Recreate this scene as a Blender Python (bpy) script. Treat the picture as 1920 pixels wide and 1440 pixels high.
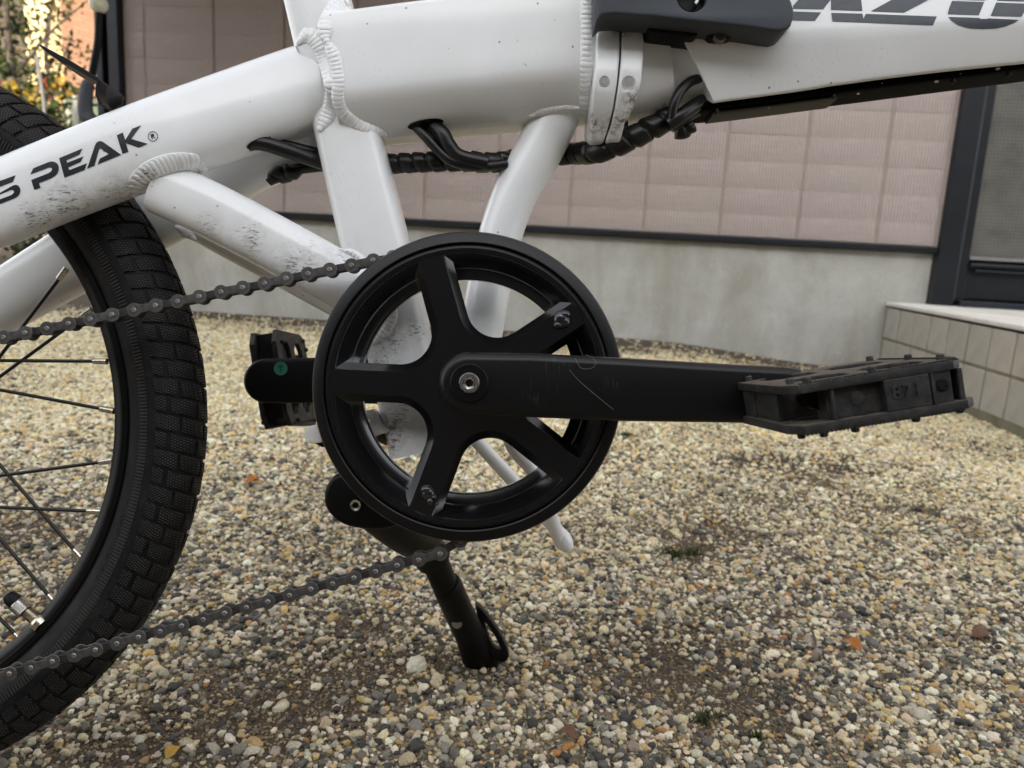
import bpy, bmesh, math, random
import numpy as np
from mathutils import Vector, Matrix
from mathutils.bvhtree import BVHTree

random.seed(7)
rng = np.random.default_rng(7)
scene = bpy.context.scene
for o in list(bpy.data.objects):
    bpy.data.objects.remove(o)
COL = scene.collection
rad = math.radians

# ------------------------------------------------------------------ camera
F, CX, CY = 1420.0, 960.0, 720.0            # focal length and centre in photo pixels (1920 x 1440)
PITCH, ROLL = rad(10.3), rad(3.2)
right0, up0 = Vector((1, 0, 0)), Vector((0, math.sin(PITCH), math.cos(PITCH)))
FWD = Vector((0, math.cos(PITCH), -math.sin(PITCH)))
RIGHT = right0 * math.cos(ROLL) + up0 * math.sin(ROLL)
UP = -right0 * math.sin(ROLL) + up0 * math.cos(ROLL)
DOWN_C = Vector((-math.sin(ROLL) * math.cos(PITCH), math.sin(PITCH), -math.cos(ROLL) * math.cos(PITCH)))  # world down in the bike's frame (right, away, up)
TYRE_R, TYRE_A = 0.2195, 0.0225
WHEEL_C = Vector((-0.4440, 0.495, -0.0227))
CAM_H = WHEEL_C.dot(DOWN_C) + (TYRE_R + TYRE_A + 0.002) * math.hypot(DOWN_C.x, DOWN_C.z) - 0.003
CAM_POS = Vector((0, 0, CAM_H))
cd = bpy.data.cameras.new("camera")
cam = bpy.data.objects.new("camera", cd)
COL.objects.link(cam)
M = Matrix((RIGHT, UP, -FWD)).transposed().to_4x4()
M.translation = CAM_POS
cam.matrix_world = M
cd.sensor_width = 36.0
cd.lens = F / 1920 * 36
cd.clip_start, cd.clip_end = 0.02, 400
cd.dof.use_dof = True
cd.dof.focus_distance = 0.452
cd.dof.aperture_fstop = 13
scene.camera = cam

# ------------------------------------------------------------------ sky, sun, exposure
SUN_EL, SUN_AZ = rad(23), rad(184)          # the sun stands low behind the viewer; the yard is in open shade
world = bpy.data.worlds.new("World")
scene.world = world
world.use_nodes = True
wn, wl = world.node_tree.nodes, world.node_tree.links
bg = wn["Background"]
sky = wn.new("ShaderNodeTexSky")
sky.sky_type = 'NISHITA'
sky.sun_disc = False
sky.sun_elevation = SUN_EL
sky.sun_rotation = SUN_AZ
sky.dust_density = 2.0
hs = wn.new("ShaderNodeHueSaturation")
hs.inputs['Saturation'].default_value = 0.17
wl.new(sky.outputs[0], hs.inputs['Color'])
wl.new(hs.outputs[0], bg.inputs[0])
bg.inputs[1].default_value = 0.13
sl = bpy.data.lights.new("sun", 'SUN')
sl.energy, sl.angle, sl.color = 2.2, rad(0.5), (1.0, 0.90, 0.74)
sun = bpy.data.objects.new("sun", sl)
COL.objects.link(sun)
to_sun = Vector((math.sin(SUN_AZ) * math.cos(SUN_EL), math.cos(SUN_AZ) * math.cos(SUN_EL), math.sin(SUN_EL)))
sun.rotation_euler = to_sun.to_track_quat('Z', 'Y').to_euler()
sun.location = (0, -4, 9)
vs = scene.view_settings
vs.view_transform = 'Standard'
vs.look = 'None'
vs.gamma = 1
vs.use_curve_mapping = False
vs.exposure = 2.27
scene.cycles.use_denoising = True
scene.cycles.max_bounces = 8
scene.cycles.diffuse_bounces = 4
scene.cycles.sample_clamp_indirect = 6

# ------------------------------------------------------------------ point helpers
def C(px, py, d):
    """photo pixel at distance d -> point in the bike's frame (x along the bike, y away from the viewer, z up the bike)"""
    return Vector(((px - CX) * d / F, d, (CY - py) * d / F))
def C2(px, py, d):
    p = C(px, py, d)
    return (p.x, p.z)
def to_world(p):
    return CAM_POS + RIGHT * p.x + FWD * p.y + UP * p.z
def ray(px, py):
    return RIGHT * ((px - CX) / F) + FWD + UP * ((CY - py) / F)
def ground_at(px, py, z=0.0):
    r = ray(px, py)
    return CAM_POS + r * ((z - CAM_POS.z) / r.z)
def at_y(px, py, y):
    r = ray(px, py)
    return CAM_POS + r * (y / r.y)

def catmull(pts, n):
    pts = [np.array(p, float) for p in pts]
    if len(pts) < 3 or n <= 1:
        if n <= 1:
            return pts
    P = [2 * pts[0] - pts[1]] + pts + [2 * pts[-1] - pts[-2]]
    out = []
    for i in range(1, len(P) - 2):
        a, b, c, d = P[i - 1], P[i], P[i + 1], P[i + 2]
        for k in range(n):
            t = k / n
            out.append(0.5 * ((2 * b) + (c - a) * t + (2 * a - 5 * b + 4 * c - d) * t * t + (3 * b - a - 3 * c + d) * t ** 3))
    out.append(pts[-1])
    return out
def chaikin(p, it=2, closed=True):
    p = [np.array(q, float) for q in p]
    for _ in range(it):
        q = []
        n = len(p)
        for i in range(n if closed else n - 1):
            a, b = p[i], p[(i + 1) % n]
            q += [a * .75 + b * .25, a * .25 + b * .75]
        p = q
    return p
def superellipse(n=28, e=2.6):
    out = []
    for k in range(n):
        t = 2 * math.pi * k / n
        c, s = math.cos(t), math.sin(t)
        out.append((math.copysign(abs(c) ** (2 / e), c), math.copysign(abs(s) ** (2 / e), s)))
    return out

# ------------------------------------------------------------------ mesh builder
class MB:
    def __init__(self):
        self.v, self.f, self.m = [], [], []
    def add(self, verts, faces, mat=0):
        o = len(self.v)
        self.v += [tuple(p) for p in verts]
        self.f += [tuple(i + o for i in fc) for fc in faces]
        self.m += [mat] * len(faces)
        return self
    def rings(self, rings, closed=True, cap0=True, cap1=True, mat=0):
        n = len(rings[0])
        vs_ = [p for r in rings for p in r]
        fs = []
        for i in range(len(rings) - 1):
            for j in range(n if closed else n - 1):
                k = (j + 1) % n
                fs.append((i * n + j, i * n + k, (i + 1) * n + k, (i + 1) * n + j))
        if cap0: fs.append(tuple(range(n - 1, -1, -1)))
        if cap1: fs.append(tuple((len(rings) - 1) * n + j for j in range(n)))
        return self.add(vs_, fs, mat)
    def tube(self, path, r, n=14, cap=True, mat=0):
        path = [Vector(p) for p in path]
        rs = r if hasattr(r, '__len__') else [r] * len(path)
        rings, U = [], None
        for i, p in enumerate(path):
            t = (path[min(i + 1, len(path) - 1)] - path[max(i - 1, 0)]).normalized()
            if U is None:
                U = t.orthogonal().normalized()
            U = (U - t * U.dot(t)).normalized()
            W = t.cross(U)
            rings.append([p + (U * math.cos(2 * math.pi * k / n) + W * math.sin(2 * math.pi * k / n)) * rs[i] for k in range(n)])
        return self.rings(rings, cap0=cap, cap1=cap, mat=mat)
    def box(self, c, s, rot=None, mat=0):
        c = Vector(c)
        vs_ = []
        for dx in (-.5, .5):
            for dy in (-.5, .5):
                for dz in (-.5, .5):
                    q = Vector((dx * s[0], dy * s[1], dz * s[2]))
                    vs_.append(c + (rot @ q if rot else q))
        return self.add(vs_, [(0, 1, 3, 2), (4, 6, 7, 5), (0, 4, 5, 1), (2, 3, 7, 6), (0, 2, 6, 4), (1, 5, 7, 3)], mat)
    def lathe(self, prof, o, axis, n=48, closed_prof=False, a0=0, a1=2 * math.pi, mat=0):
        """prof: (radius, offset along axis)"""
        o, axis = Vector(o), Vector(axis).normalized()
        U = Vector((1, 0, 0)) if abs(axis.x) < .9 else Vector((0, 0, 1))
        U = (U - axis * U.dot(axis)).normalized()
        W = axis.cross(U)
        full = abs(a1 - a0 - 2 * math.pi) < 1e-6
        cnt = n if full else n + 1
        vs_ = []
        for k in range(cnt):
            a = a0 + (a1 - a0) * k / n
            d = U * math.cos(a) + W * math.sin(a)
            for r, h in prof:
                vs_.append(o + d * r + axis * h)
        m, fs = len(prof), []
        for k in range(n):
            k2 = (k + 1) % cnt
            for j in range(m if closed_prof else m - 1):
                j2 = (j + 1) % m
                fs.append((k * m + j, k * m + j2, k2 * m + j2, k2 * m + j))
        return self.add(vs_, fs, mat)
    def ellipsoid(self, c, A, B, D, n=10, m=6, mat=0):
        c = Vector(c)
        rings = []
        for i in range(1, m):
            t = math.pi * i / m
            rings.append([c + D * math.cos(t) + (A * math.cos(2 * math.pi * k / n) + B * math.sin(2 * math.pi * k / n)) * math.sin(t) for k in range(n)])
        o = len(self.v)
        self.rings(rings, cap0=False, cap1=False, mat=mat)
        top, bot = len(self.v), len(self.v) + 1
        self.v += [tuple(c + D), tuple(c - D)]
        L = o + (m - 2) * n
        for k in range(n):
            self.f += [(top, o + k, o + (k + 1) % n), (bot, L + (k + 1) % n, L + k)]
            self.m += [mat, mat]
        return self
    def plate(self, outlines, d, thick, bevel=0.0, bres=0, mat=0):
        """filled outlines ((x, z) lists, holes included) in the bike's frame, front face at y = d"""
        cu = bpy.data.curves.new("t", 'CURVE')
        cu.dimensions, cu.fill_mode = '2D', 'BOTH'
        cu.extrude = max(thick / 2 - bevel, 0)
        cu.bevel_depth, cu.bevel_resolution, cu.offset = bevel, bres, -bevel
        for ol in outlines:
            sp = cu.splines.new('POLY')
            sp.points.add(len(ol) - 1)
            for i, q in enumerate(ol):
                sp.points[i].co = (q[0], q[1], 0, 1)
            sp.use_cyclic_u = True
        ob = bpy.data.objects.new("t", cu)
        me = bpy.data.meshes.new_from_object(ob)
        ym = d + thick / 2
        self.add([(v.co.x, ym - v.co.z, v.co.y) for v in me.vertices], [tuple(p.vertices) for p in me.polygons], mat)
        bpy.data.objects.remove(ob)
        bpy.data.curves.remove(cu)
        bpy.data.meshes.remove(me)
        return self
    def mesh(self, name, mats, off=None, sharp=38, weld=True):
        me = bpy.data.meshes.new(name)
        vv = self.v if off is None else [(p[0] - off[0], p[1] - off[1], p[2] - off[2]) for p in self.v]
        me.from_pydata(vv, [], self.f)
        for mm in (mats if isinstance(mats, (list, tuple)) else [mats]):
            me.materials.append(mm)
        me.polygons.foreach_set("material_index", self.m)
        bm = bmesh.new()
        bm.from_mesh(me)
        if weld:
            bmesh.ops.remove_doubles(bm, verts=bm.verts, dist=1e-6)
        bmesh.ops.recalc_face_normals(bm, faces=bm.faces)
        bm.to_mesh(me)
        bm.free()
        me.polygons.foreach_set("use_smooth", [True] * len(me.polygons))
        if sharp < 180:
            me.set_sharp_from_angle(angle=rad(sharp))
        me.update()
        return me
    def build(self, name, mats, parent=None, off=None, sharp=38, bevel=0, bseg=2, weld=True):
        ob = bpy.data.objects.new(name, self.mesh(name, mats, off, sharp, weld))
        COL.objects.link(ob)
        if parent: ob.parent = parent
        if bevel:
            b = ob.modifiers.new("bevel", 'BEVEL')
            b.width, b.segments, b.limit_method, b.angle_limit = bevel, bseg, 'ANGLE', rad(35)
            b.harden_normals = True
        return ob
    def bvh(self):
        return BVHTree.FromPolygons([Vector(p) for p in self.v], self.f)

def empty(name, loc=(0, 0, 0), rot=None):
    o = bpy.data.objects.new(name, None)
    COL.objects.link(o)
    o.location = loc
    if rot is not None: o.rotation_euler = rot
    o.empty_display_size = .05
    return o
def tag(o, label=None, cat=None, group=None, kind=None):
    for k, v in (('label', label), ('category', cat), ('group', group), ('kind', kind)):
        if v: o[k] = v
    return o
def dup(o, parent):
    c = o.copy()
    COL.objects.link(c)
    c.parent = parent
    return c

# ------------------------------------------------------------------ materials
class N:
    def __init__(self, name):
        self.mat = bpy.data.materials.new(name)
        self.mat.use_nodes = True
        self.t = self.mat.node_tree
        self.b = self.t.nodes["Principled BSDF"]
        self._tc = None
    def new(self, typ, **kw):
        n = self.t.nodes.new(typ)
        for k, v in kw.items(): setattr(n, k, v)
        return n
    def link(self, a, b): self.t.links.new(a, b)
    def inp(self, node, key, val):
        if val is None: return
        s = node.inputs[key]
        if hasattr(val, 'is_output'): self.link(val, s)
        elif isinstance(val, (tuple, list)) and len(val) == 3 and s.type == 'RGBA': s.default_value = (*val, 1)
        else: s.default_value = val
    def co(self, scale=None, kind='Object', rot=None):
        if self._tc is None: self._tc = self.new("ShaderNodeTexCoord")
        out = self._tc.outputs[kind]
        if scale is None and rot is None: return out
        m = self.new("ShaderNodeMapping")
        self.link(out, m.inputs[0])
        if scale is not None: m.inputs['Scale'].default_value = scale
        if rot is not None: m.inputs['Rotation'].default_value = rot
        return m.outputs[0]
    def noise(self, scale, detail=3, rough=.55, vec=None, dist=0):
        n = self.new("ShaderNodeTexNoise")
        self.link(vec if vec is not None else self.co(), n.inputs['Vector'])
        n.inputs['Scale'].default_value, n.inputs['Detail'].default_value = scale, detail
        n.inputs['Roughness'].default_value, n.inputs['Distortion'].default_value = rough, dist
        return n.outputs[0]
    def voronoi(self, scale, feature='F1', vec=None, out=0, rnd=1):
        n = self.new("ShaderNodeTexVoronoi", feature=feature)
        self.link(vec if vec is not None else self.co(), n.inputs['Vector'])
        n.inputs['Scale'].default_value = scale
        n.inputs['Randomness'].default_value = rnd
        return n.outputs[out]
    def wave(self, scale, vec=None, direction='X', prof='SIN', dist=0):
        n = self.new("ShaderNodeTexWave", bands_direction=direction, wave_profile=prof)
        self.link(vec if vec is not None else self.co(), n.inputs['Vector'])
        n.inputs['Scale'].default_value, n.inputs['Distortion'].default_value = scale, dist
        return n.outputs['Fac']
    def ramp(self, fac, stops, interp='LINEAR'):
        r = self.new("ShaderNodeValToRGB")
        r.color_ramp.interpolation = interp
        e = r.color_ramp.elements
        while len(e) < len(stops): e.new(.5)
        for i, (p, c) in enumerate(stops):
            e[i].position = p
            e[i].color = (*c, 1) if isinstance(c, (tuple, list)) else (c, c, c, 1)
        self.link(fac, r.inputs[0])
        return r.outputs[0]
    def math(self, op, a, b=None, clamp=False):
        n = self.new("ShaderNodeMath", operation=op, use_clamp=clamp)
        self.inp(n, 0, a)
        if b is not None: self.inp(n, 1, b)
        return n.outputs[0]
    def mix(self, fac, a, b):
        n = self.new("ShaderNodeMix", data_type='RGBA')
        self.inp(n, 0, fac); self.inp(n, 6, a); self.inp(n, 7, b)
        return n.outputs[2]
    def spots(self, centres):
        """soft mask: 1 at each (point, radius) fading to 0"""
        tot = None
        for p, r in centres:
            d = self.new("ShaderNodeVectorMath", operation='DISTANCE')
            self.link(self.co(), d.inputs[0])
            d.inputs[1].default_value = p
            m = self.new("ShaderNodeMapRange", interpolation_type='SMOOTHSTEP')
            self.link(d.outputs['Value'], m.inputs[0])
            m.inputs[1].default_value, m.inputs[2].default_value = 0, r
            m.inputs[3].default_value, m.inputs[4].default_value = 1, 0
            tot = m.outputs[0] if tot is None else self.math('MAXIMUM', tot, m.outputs[0])
        return tot
    def bump(self, h, strength=.3, dist=.001, prev=None):
        n = self.new("ShaderNodeBump")
        n.inputs['Strength'].default_value, n.inputs['Distance'].default_value = strength, dist
        self.link(h, n.inputs['Height'])
        if prev is not None: self.link(prev, n.inputs['Normal'])
        return n.outputs[0]
    def done(self, base=None, rough=None, metal=None, normal=None, spec=None, coat=None, **kw):
        self.inp(self.b, 'Base Color', base); self.inp(self.b, 'Roughness', rough); self.inp(self.b, 'Metallic', metal)
        self.inp(self.b, 'Normal', normal); self.inp(self.b, 'Specular IOR Level', spec); self.inp(self.b, 'Coat Weight', coat)
        for k, v in kw.items(): self.inp(self.b, k.replace('_', ' '), v)
        return self.mat

def simple(name, base, rough, metal=0, spec=.5, var=.25, scale=60, bump=0, bscale=400):
    n = N(name)
    k = n.noise(scale, 4, .6)
    col = n.mix(n.ramp(k, [(.3, 0.0), (.7, 1.0)]), tuple(c * (1 - var) for c in base), tuple(min(c * (1 + var), 1) for c in base))
    ro = n.math('ADD', n.math('MULTIPLY', n.noise(scale * 2.3, 3), .18), rough - .09)
    nm = n.bump(n.noise(bscale, 3), .25, bump) if bump else None
    return n.done(col, ro, metal, nm, spec)

# the bicycle's origin: on the ground under the bottom bracket, in the bike's frame
BB = C(878, 722, .49)
BC = BB + DOWN_C * (CAM_H - BB.dot(DOWN_C))
def B(px, py, d):            # bike-local point (what the materials' object coordinates see)
    return C(px, py, d) - BC

def white_paint():
    n = N("white_paint")
    scuff = n.spots([(B(130, 395, .447), .034), (B(215, 372, .447), .028), (B(70, 415, .447), .025), (B(395, 425, .46), .018), (B(470, 450, .46), .022),
                     (B(560, 500, .46), .03), (B(640, 470, .46), .02), (B(735, 640, .47), .022), (B(780, 620, .47), .014), (B(715, 690, .47), .024), (B(745, 790, .47), .03),
                     (B(725, 830, .47), .02), (B(275, 330, .45), .016)])
    faint = n.spots([(B(1500, 90, .45), .07), (B(1640, 110, .45), .05), (B(1380, 130, .45), .04), (B(1000, 140, .46), .06), (B(700, 150, .46), .05), (B(660, 350, .47), .05),
                     (B(240, 215, .447), .03), (B(600, 30, .47), .03), (B(1180, 190, .45), .03), (B(950, 380, .47), .04)])
    streaky = n.noise(640, 6, .74, n.co((.30, 1, 1.3), rot=(0, rad(-26), 0)), .9)
    s1 = n.ramp(n.math('ADD', streaky, n.math('MULTIPLY', scuff, .19)), [(.69, 0.0), (.77, 1.0)])
    s1 = n.math('MULTIPLY', s1, n.ramp(scuff, [(.05, 0.0), (.35, 1.0)]))
    s2 = n.ramp(n.math('ADD', n.noise(520, 4, .65, n.co((1, 1, .6)), 1.5), n.math('MULTIPLY', faint, .09)), [(.71, 0.0), (.80, .5)])
    s2 = n.math('MULTIPLY', s2, n.ramp(faint, [(.05, 0.0), (.5, 1.0)]))
    v = n.new("ShaderNodeTexVoronoi")
    n.link(n.co(), v.inputs[0]); v.inputs['Scale'].default_value = 95
    speck = n.math('MULTIPLY', n.ramp(v.outputs[0], [(.05, 1.0), (.085, 0.0)]), n.ramp(v.outputs[1], [(.70, 0.0), (.74, .85)]))
    rust = n.spots([(B(1185, 238, .455), .020), (B(1145, 250, .455), .018), (B(1195, 195, .45), .014), (B(1165, 60, .455), .010), (B(1250, 200, .46), .014), (B(1100, 235, .46), .014), (B(1245, 213, .47), .010), (B(715, 815, .47), .02), (B(1120, 240, .47), .012)])
    rs = n.math('MULTIPLY', n.ramp(n.noise(330, 6, .75), [(.46, 0.0), (.60, 1.0)]), n.ramp(rust, [(.1, 0.0), (.6, 1.0)]))
    base = n.mix(n.ramp(n.noise(22, 3), [(.35, 0.0), (.7, 1.0)]), (.78, .79, .79), (.83, .84, .845))
    film = n.math('MULTIPLY', n.math('MAXIMUM', scuff, n.math('MULTIPLY', rust, 1.0)), n.ramp(n.noise(120, 5, .7), [(.40, 0.0), (.75, .75)]))
    base = n.mix(film, base, (.36, .34, .31))
    dk = n.math('MAXIMUM', n.math('MAXIMUM', s1, s2), speck)
    base = n.mix(n.math('MULTIPLY', dk, .92), base, (.05, .048, .046))
    base = n.mix(n.math('MULTIPLY', rs, .85), base, (.10, .055, .03))
    nm = n.bump(n.noise(900, 2), .06, .0004)
    n.b.inputs['Coat Roughness'].default_value = .12
    return n.done(base, n.math('ADD', .30, n.math('MULTIPLY', dk, .35)), 0, nm, .5, .45)
WHITE = white_paint()

def plastic(name, base, rough, scratch=.5, fine=0.0, spec=.28, coat=None):
    n = N(name)
    sc = n.ramp(n.noise(260, 2, .5, n.co((1, 1, .06), rot=(0, rad(24), 0)), .6), [(.70, 0.0), (.78, 1.0)])
    sc2 = n.ramp(n.noise(300, 2, .5, n.co((.05, 1, 1), rot=(0, rad(-13), 0)), .8), [(.72, 0.0), (.8, 1.0)])
    s = n.math('MULTIPLY', n.math('MAXIMUM', sc, sc2), scratch)
    dust = n.ramp(n.noise(45, 5, .7), [(.5, 0.0), (.8, min(.22, scratch * .6))])
    col = n.mix(s, base, tuple(c * 2.2 + .004 for c in base))
    col = n.mix(n.math('MULTIPLY', dust, .22), col, (.05, .045, .038))
    ro = n.math('ADD', rough, n.math('ADD', n.math('MULTIPLY', s, .15), n.math('MULTIPLY', dust, .5)))
    nm = n.bump(n.noise(1500, 2), .25, fine) if fine else None
    if coat: n.b.inputs['Coat IOR'].default_value = 1.75; n.b.inputs['Coat Roughness'].default_value = .12
    return n.done(col, ro, 0, nm, spec, coat)
GUARD = plastic("black_gloss_plastic", (.0022, .0024, .0030), .17, .22, spec=.4, coat=1.0)
LEVER = plastic("charcoal_plastic", (.050, .057, .067), .5, .1, .0003)
BLACK = plastic("black_plastic", (.0016, .0016, .0018), .40, .12, spec=.2)
RAIL = plastic("black_rail_plastic", (.0016, .0015, .0014), .5, .25, spec=.02)

def crank_mat():
    n = N("anodised_black")
    br = n.noise(500, 3, .6, n.co((.03, 1, 1)))
    sp = n.spots([(B(1043, 690, .41), .014), (B(1045, 715, .41), .010), (B(1150, 720, .41), .008), (B(1000, 740, .41), .012)])
    s = n.math('MULTIPLY', n.ramp(n.noise(700, 3, .6, n.co((1, 1, .12))), [(.56, 0.0), (.66, 1.0)]), sp)
    col = n.mix(n.math('MULTIPLY', s, .11), (.0030, .0031, .0035), (.26, .25, .23))
    return n.done(col, n.math('ADD', .34, n.math('MULTIPLY', br, .16)), 0, n.bump(br, .12, .0003), .16, .2, Coat_IOR=1.7, Coat_Roughness=.28)
CRANK = crank_mat()

def rubber(name, hatch):
    n = N(name)
    dust = n.ramp(n.noise(70, 6, .75), [(.48, 0.0), (.78, 1.0)])
    col = n.mix(n.math('MULTIPLY', dust, .20), (.0036, .0036, .0039), (.085, .073, .060))
    nm = None
    if hatch:
        a = n.wave(210, n.co(rot=(0, rad(35), 0)), 'Z')
        b = n.wave(210, n.co(rot=(0, rad(-30), rad(40))), 'Z')
        hgt = n.math('MULTIPLY', a, b)
        col = n.mix(n.math('MULTIPLY', n.ramp(hgt, [(.35, 0.0), (.7, 1.0)]), n.ramp(n.noise(60, 4), [(.4, .14), (.72, .62)])), col, (.13, .122, .112))
        nm = n.bump(hgt, .5, .0006)
    else:
        nm = n.bump(n.noise(700, 3), .3, .0004)
    return n.done(col, .66, 0, nm, .22)
RUBBER, TREAD = rubber("tyre_rubber", False), rubber("tread_rubber", True)

CHAIN = simple("dull_chain_steel", (.105, .10, .096), .42, .7, .5, .35, 240, .0004, 900)
GREASY = simple("greasy_link", (.028, .027, .026), .5, .3, .5, .4, 300)
PIN = simple("worn_pin_steel", (.24, .235, .23), .40, .85, .5, .3, 400)
STEEL = simple("bright_steel", (.62, .60, .57), .24, 1, .5, .2, 300)
BRASSY = simple("nickel_nipple", (.66, .60, .50), .26, 1, .5, .2, 300)
SPOKE = simple("black_spoke", (.004, .004, .004), .34, 0, .5, .2, 200)
RIMM = plastic("black_rim", (.0028, .0028, .0032), .30, .12)
DECAL = simple("charcoal_decal", (.058, .068, .080), .42, 0, .5, .12, 120)
DECAL2 = simple("navy_black_decal", (.0095, .011, .016), .36, 0, .5, .12, 120)
CABLE = simple("black_cable", (.0025, .0025, .0025), .38, 0, .5, .2, 100)
def pedal_mat():
    n = N("dusty_pedal_plastic")
    d = n.ramp(n.noise(140, 6, .75), [(.46, 0.0), (.75, 1.0)])
    col = n.mix(n.math('MULTIPLY', d, .42), (.0105, .0108, .0118), (.105, .086, .066))
    ge = n.new("ShaderNodeNewGeometry"); sx_ = n.new("ShaderNodeSeparateXYZ"); n.link(ge.outputs['Normal'], sx_.inputs[0])
    col = n.mix(n.math('MULTIPLY', n.ramp(sx_.outputs[2], [(.55, 0.0), (.9, .5)]), n.ramp(n.noise(190, 4), [(.35, .25), (.6, 1.0)])), col, (.165, .135, .098))
    return n.done(col, .62, 0, n.bump(n.noise(600, 4), .35, .0006), .35)
PEDAL = pedal_mat()
GREEN = simple("green_sticker", (.02, .16, .11), .5, 0, .4, .15, 200)
GREY_OLD = simple("grimy_bracket", (.60, .59, .56), .45, 0, .5, .3, 90)

# ------------------------------------------------------------------ yard ground
def vnoise(x, y, cell, seed):
    """smooth value noise on numpy arrays, 0..1"""
    r = np.random.default_rng(seed).random((128, 128))
    u, v = x / cell, y / cell
    i, j = np.floor(u).astype(int), np.floor(v).astype(int)
    a, b = u - i, v - j
    a, b = a * a * (3 - 2 * a), b * b * (3 - 2 * b)
    g = lambda p, q: r[p % 128, q % 128]
    return (g(i, j) * (1 - a) + g(i + 1, j) * a) * (1 - b) + (g(i, j + 1) * (1 - a) + g(i + 1, j + 1) * a) * b
YAW = rad(5.5)                                       # the house wall runs away to the left
W0 = ground_at(1100, 637)
WU, WN = Vector((math.cos(YAW), -math.sin(YAW), 0)), Vector((-math.sin(YAW), -math.cos(YAW), 0))
def wall_t(x, y):                                    # metres in front of the house wall
    return (x - W0.x) * WN.x + (y - W0.y) * WN.y
DIRT_SHADE = [(520, 1325, .12), (400, 1350, .11), (300, 1405, .09), (650, 1260, .07), (1290, 1270, .10), (1240, 1255, .09), (1330, 990, .16), (1290, 1010, .10), (1060, 985, .10), (700, 1190, .05),
        (1560, 905, .35), (1500, 880, .25), (1880, 820, .28), (60, 1000, .14), (1400, 1330, .06), (905, 1258, .075), (1560, 700, .5)]  # patch at the kickstand foot is painted contact shade, the rest soil
DIRT_SHADE_W = [(ground_at(a, b), r) for a, b, r in DIRT_SHADE]
def dirt_shade(x, y):
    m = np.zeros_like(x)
    for g, r in DIRT_SHADE_W:
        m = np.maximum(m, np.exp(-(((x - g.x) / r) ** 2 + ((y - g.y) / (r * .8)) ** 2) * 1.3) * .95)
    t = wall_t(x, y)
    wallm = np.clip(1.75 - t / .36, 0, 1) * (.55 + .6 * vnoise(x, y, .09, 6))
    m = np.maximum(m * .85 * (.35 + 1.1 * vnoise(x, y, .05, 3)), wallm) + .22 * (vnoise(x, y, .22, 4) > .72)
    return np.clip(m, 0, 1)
def gz(x, y):
    near = np.exp(-((x * .25) ** 2 + ((y - 1.2) * .25) ** 2))
    z = ((vnoise(x, y, .5, 1) - .5) * .016 + (vnoise(x, y, .12, 2) - .5) * .008) * near
    z = z - .060 * np.clip((x - .70) / .65, 0, 1) * np.clip((y - 1.0) / .6, 0, 1)
    return z - dirt_shade(x, y) * .004 * near + .02 * np.clip(1 - wall_t(x, y) / .35, 0, 1) * near
def axis_pts(lo, hi, step, far):
    a = list(np.arange(lo, hi, step))
    s, p, q = step, lo, a[-1]
    L, R = [], []
    while p > -far:
        s *= 1.35; p -= s; L.append(p)
    s = step
    while q < far:
        s *= 1.35; q += s; R.append(q)
    return np.array(L[::-1] + a + R)
gx, gy = axis_pts(-2.6, 2.6, .025, 150), axis_pts(.2, 3.8, .025, 150)
X, Y = np.meshgrid(gx, gy)
Z = gz(X, Y)
nx, ny = len(gx), len(gy)
me = bpy.data.meshes.new("ground")
idx = np.arange(nx * ny).reshape(ny, nx)
quads = np.stack([idx[:-1, :-1], idx[:-1, 1:], idx[1:, 1:], idx[1:, :-1]], -1).reshape(-1, 4)
me.from_pydata(np.stack([X, Y, Z], -1).reshape(-1, 3).tolist(), [], quads.tolist())
me.polygons.foreach_set("use_smooth", [True] * len(me.polygons))
at = me.attributes.new("dirt_shade", 'FLOAT', 'POINT')
at.data.foreach_set("value", dirt_shade(X, Y).reshape(-1).astype(np.float32))
def ground_mat():
    n = N("gritty_soil")
    a = n.new("ShaderNodeAttribute", attribute_name="dirt_shade")
    v = n.new("ShaderNodeTexVoronoi")
    n.link(n.co(), v.inputs[0]); v.inputs['Scale'].default_value = 330
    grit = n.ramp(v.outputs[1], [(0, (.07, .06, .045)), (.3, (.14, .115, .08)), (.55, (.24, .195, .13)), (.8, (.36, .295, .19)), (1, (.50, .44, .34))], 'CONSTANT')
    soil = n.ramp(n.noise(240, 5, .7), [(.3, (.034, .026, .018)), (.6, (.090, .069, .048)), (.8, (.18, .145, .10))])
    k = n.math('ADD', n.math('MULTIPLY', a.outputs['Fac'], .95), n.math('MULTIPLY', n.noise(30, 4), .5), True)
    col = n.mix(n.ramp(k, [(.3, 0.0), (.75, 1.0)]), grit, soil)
    nm = n.bump(v.outputs[0], .8, .002)
    nm = n.bump(n.noise(500, 4), .5, .0015, nm)
    return n.done(col, .9, 0, nm, .25)
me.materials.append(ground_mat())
ground = bpy.data.objects.new("ground", me)
COL.objects.link(ground)
tag(ground, kind='structure')

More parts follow.
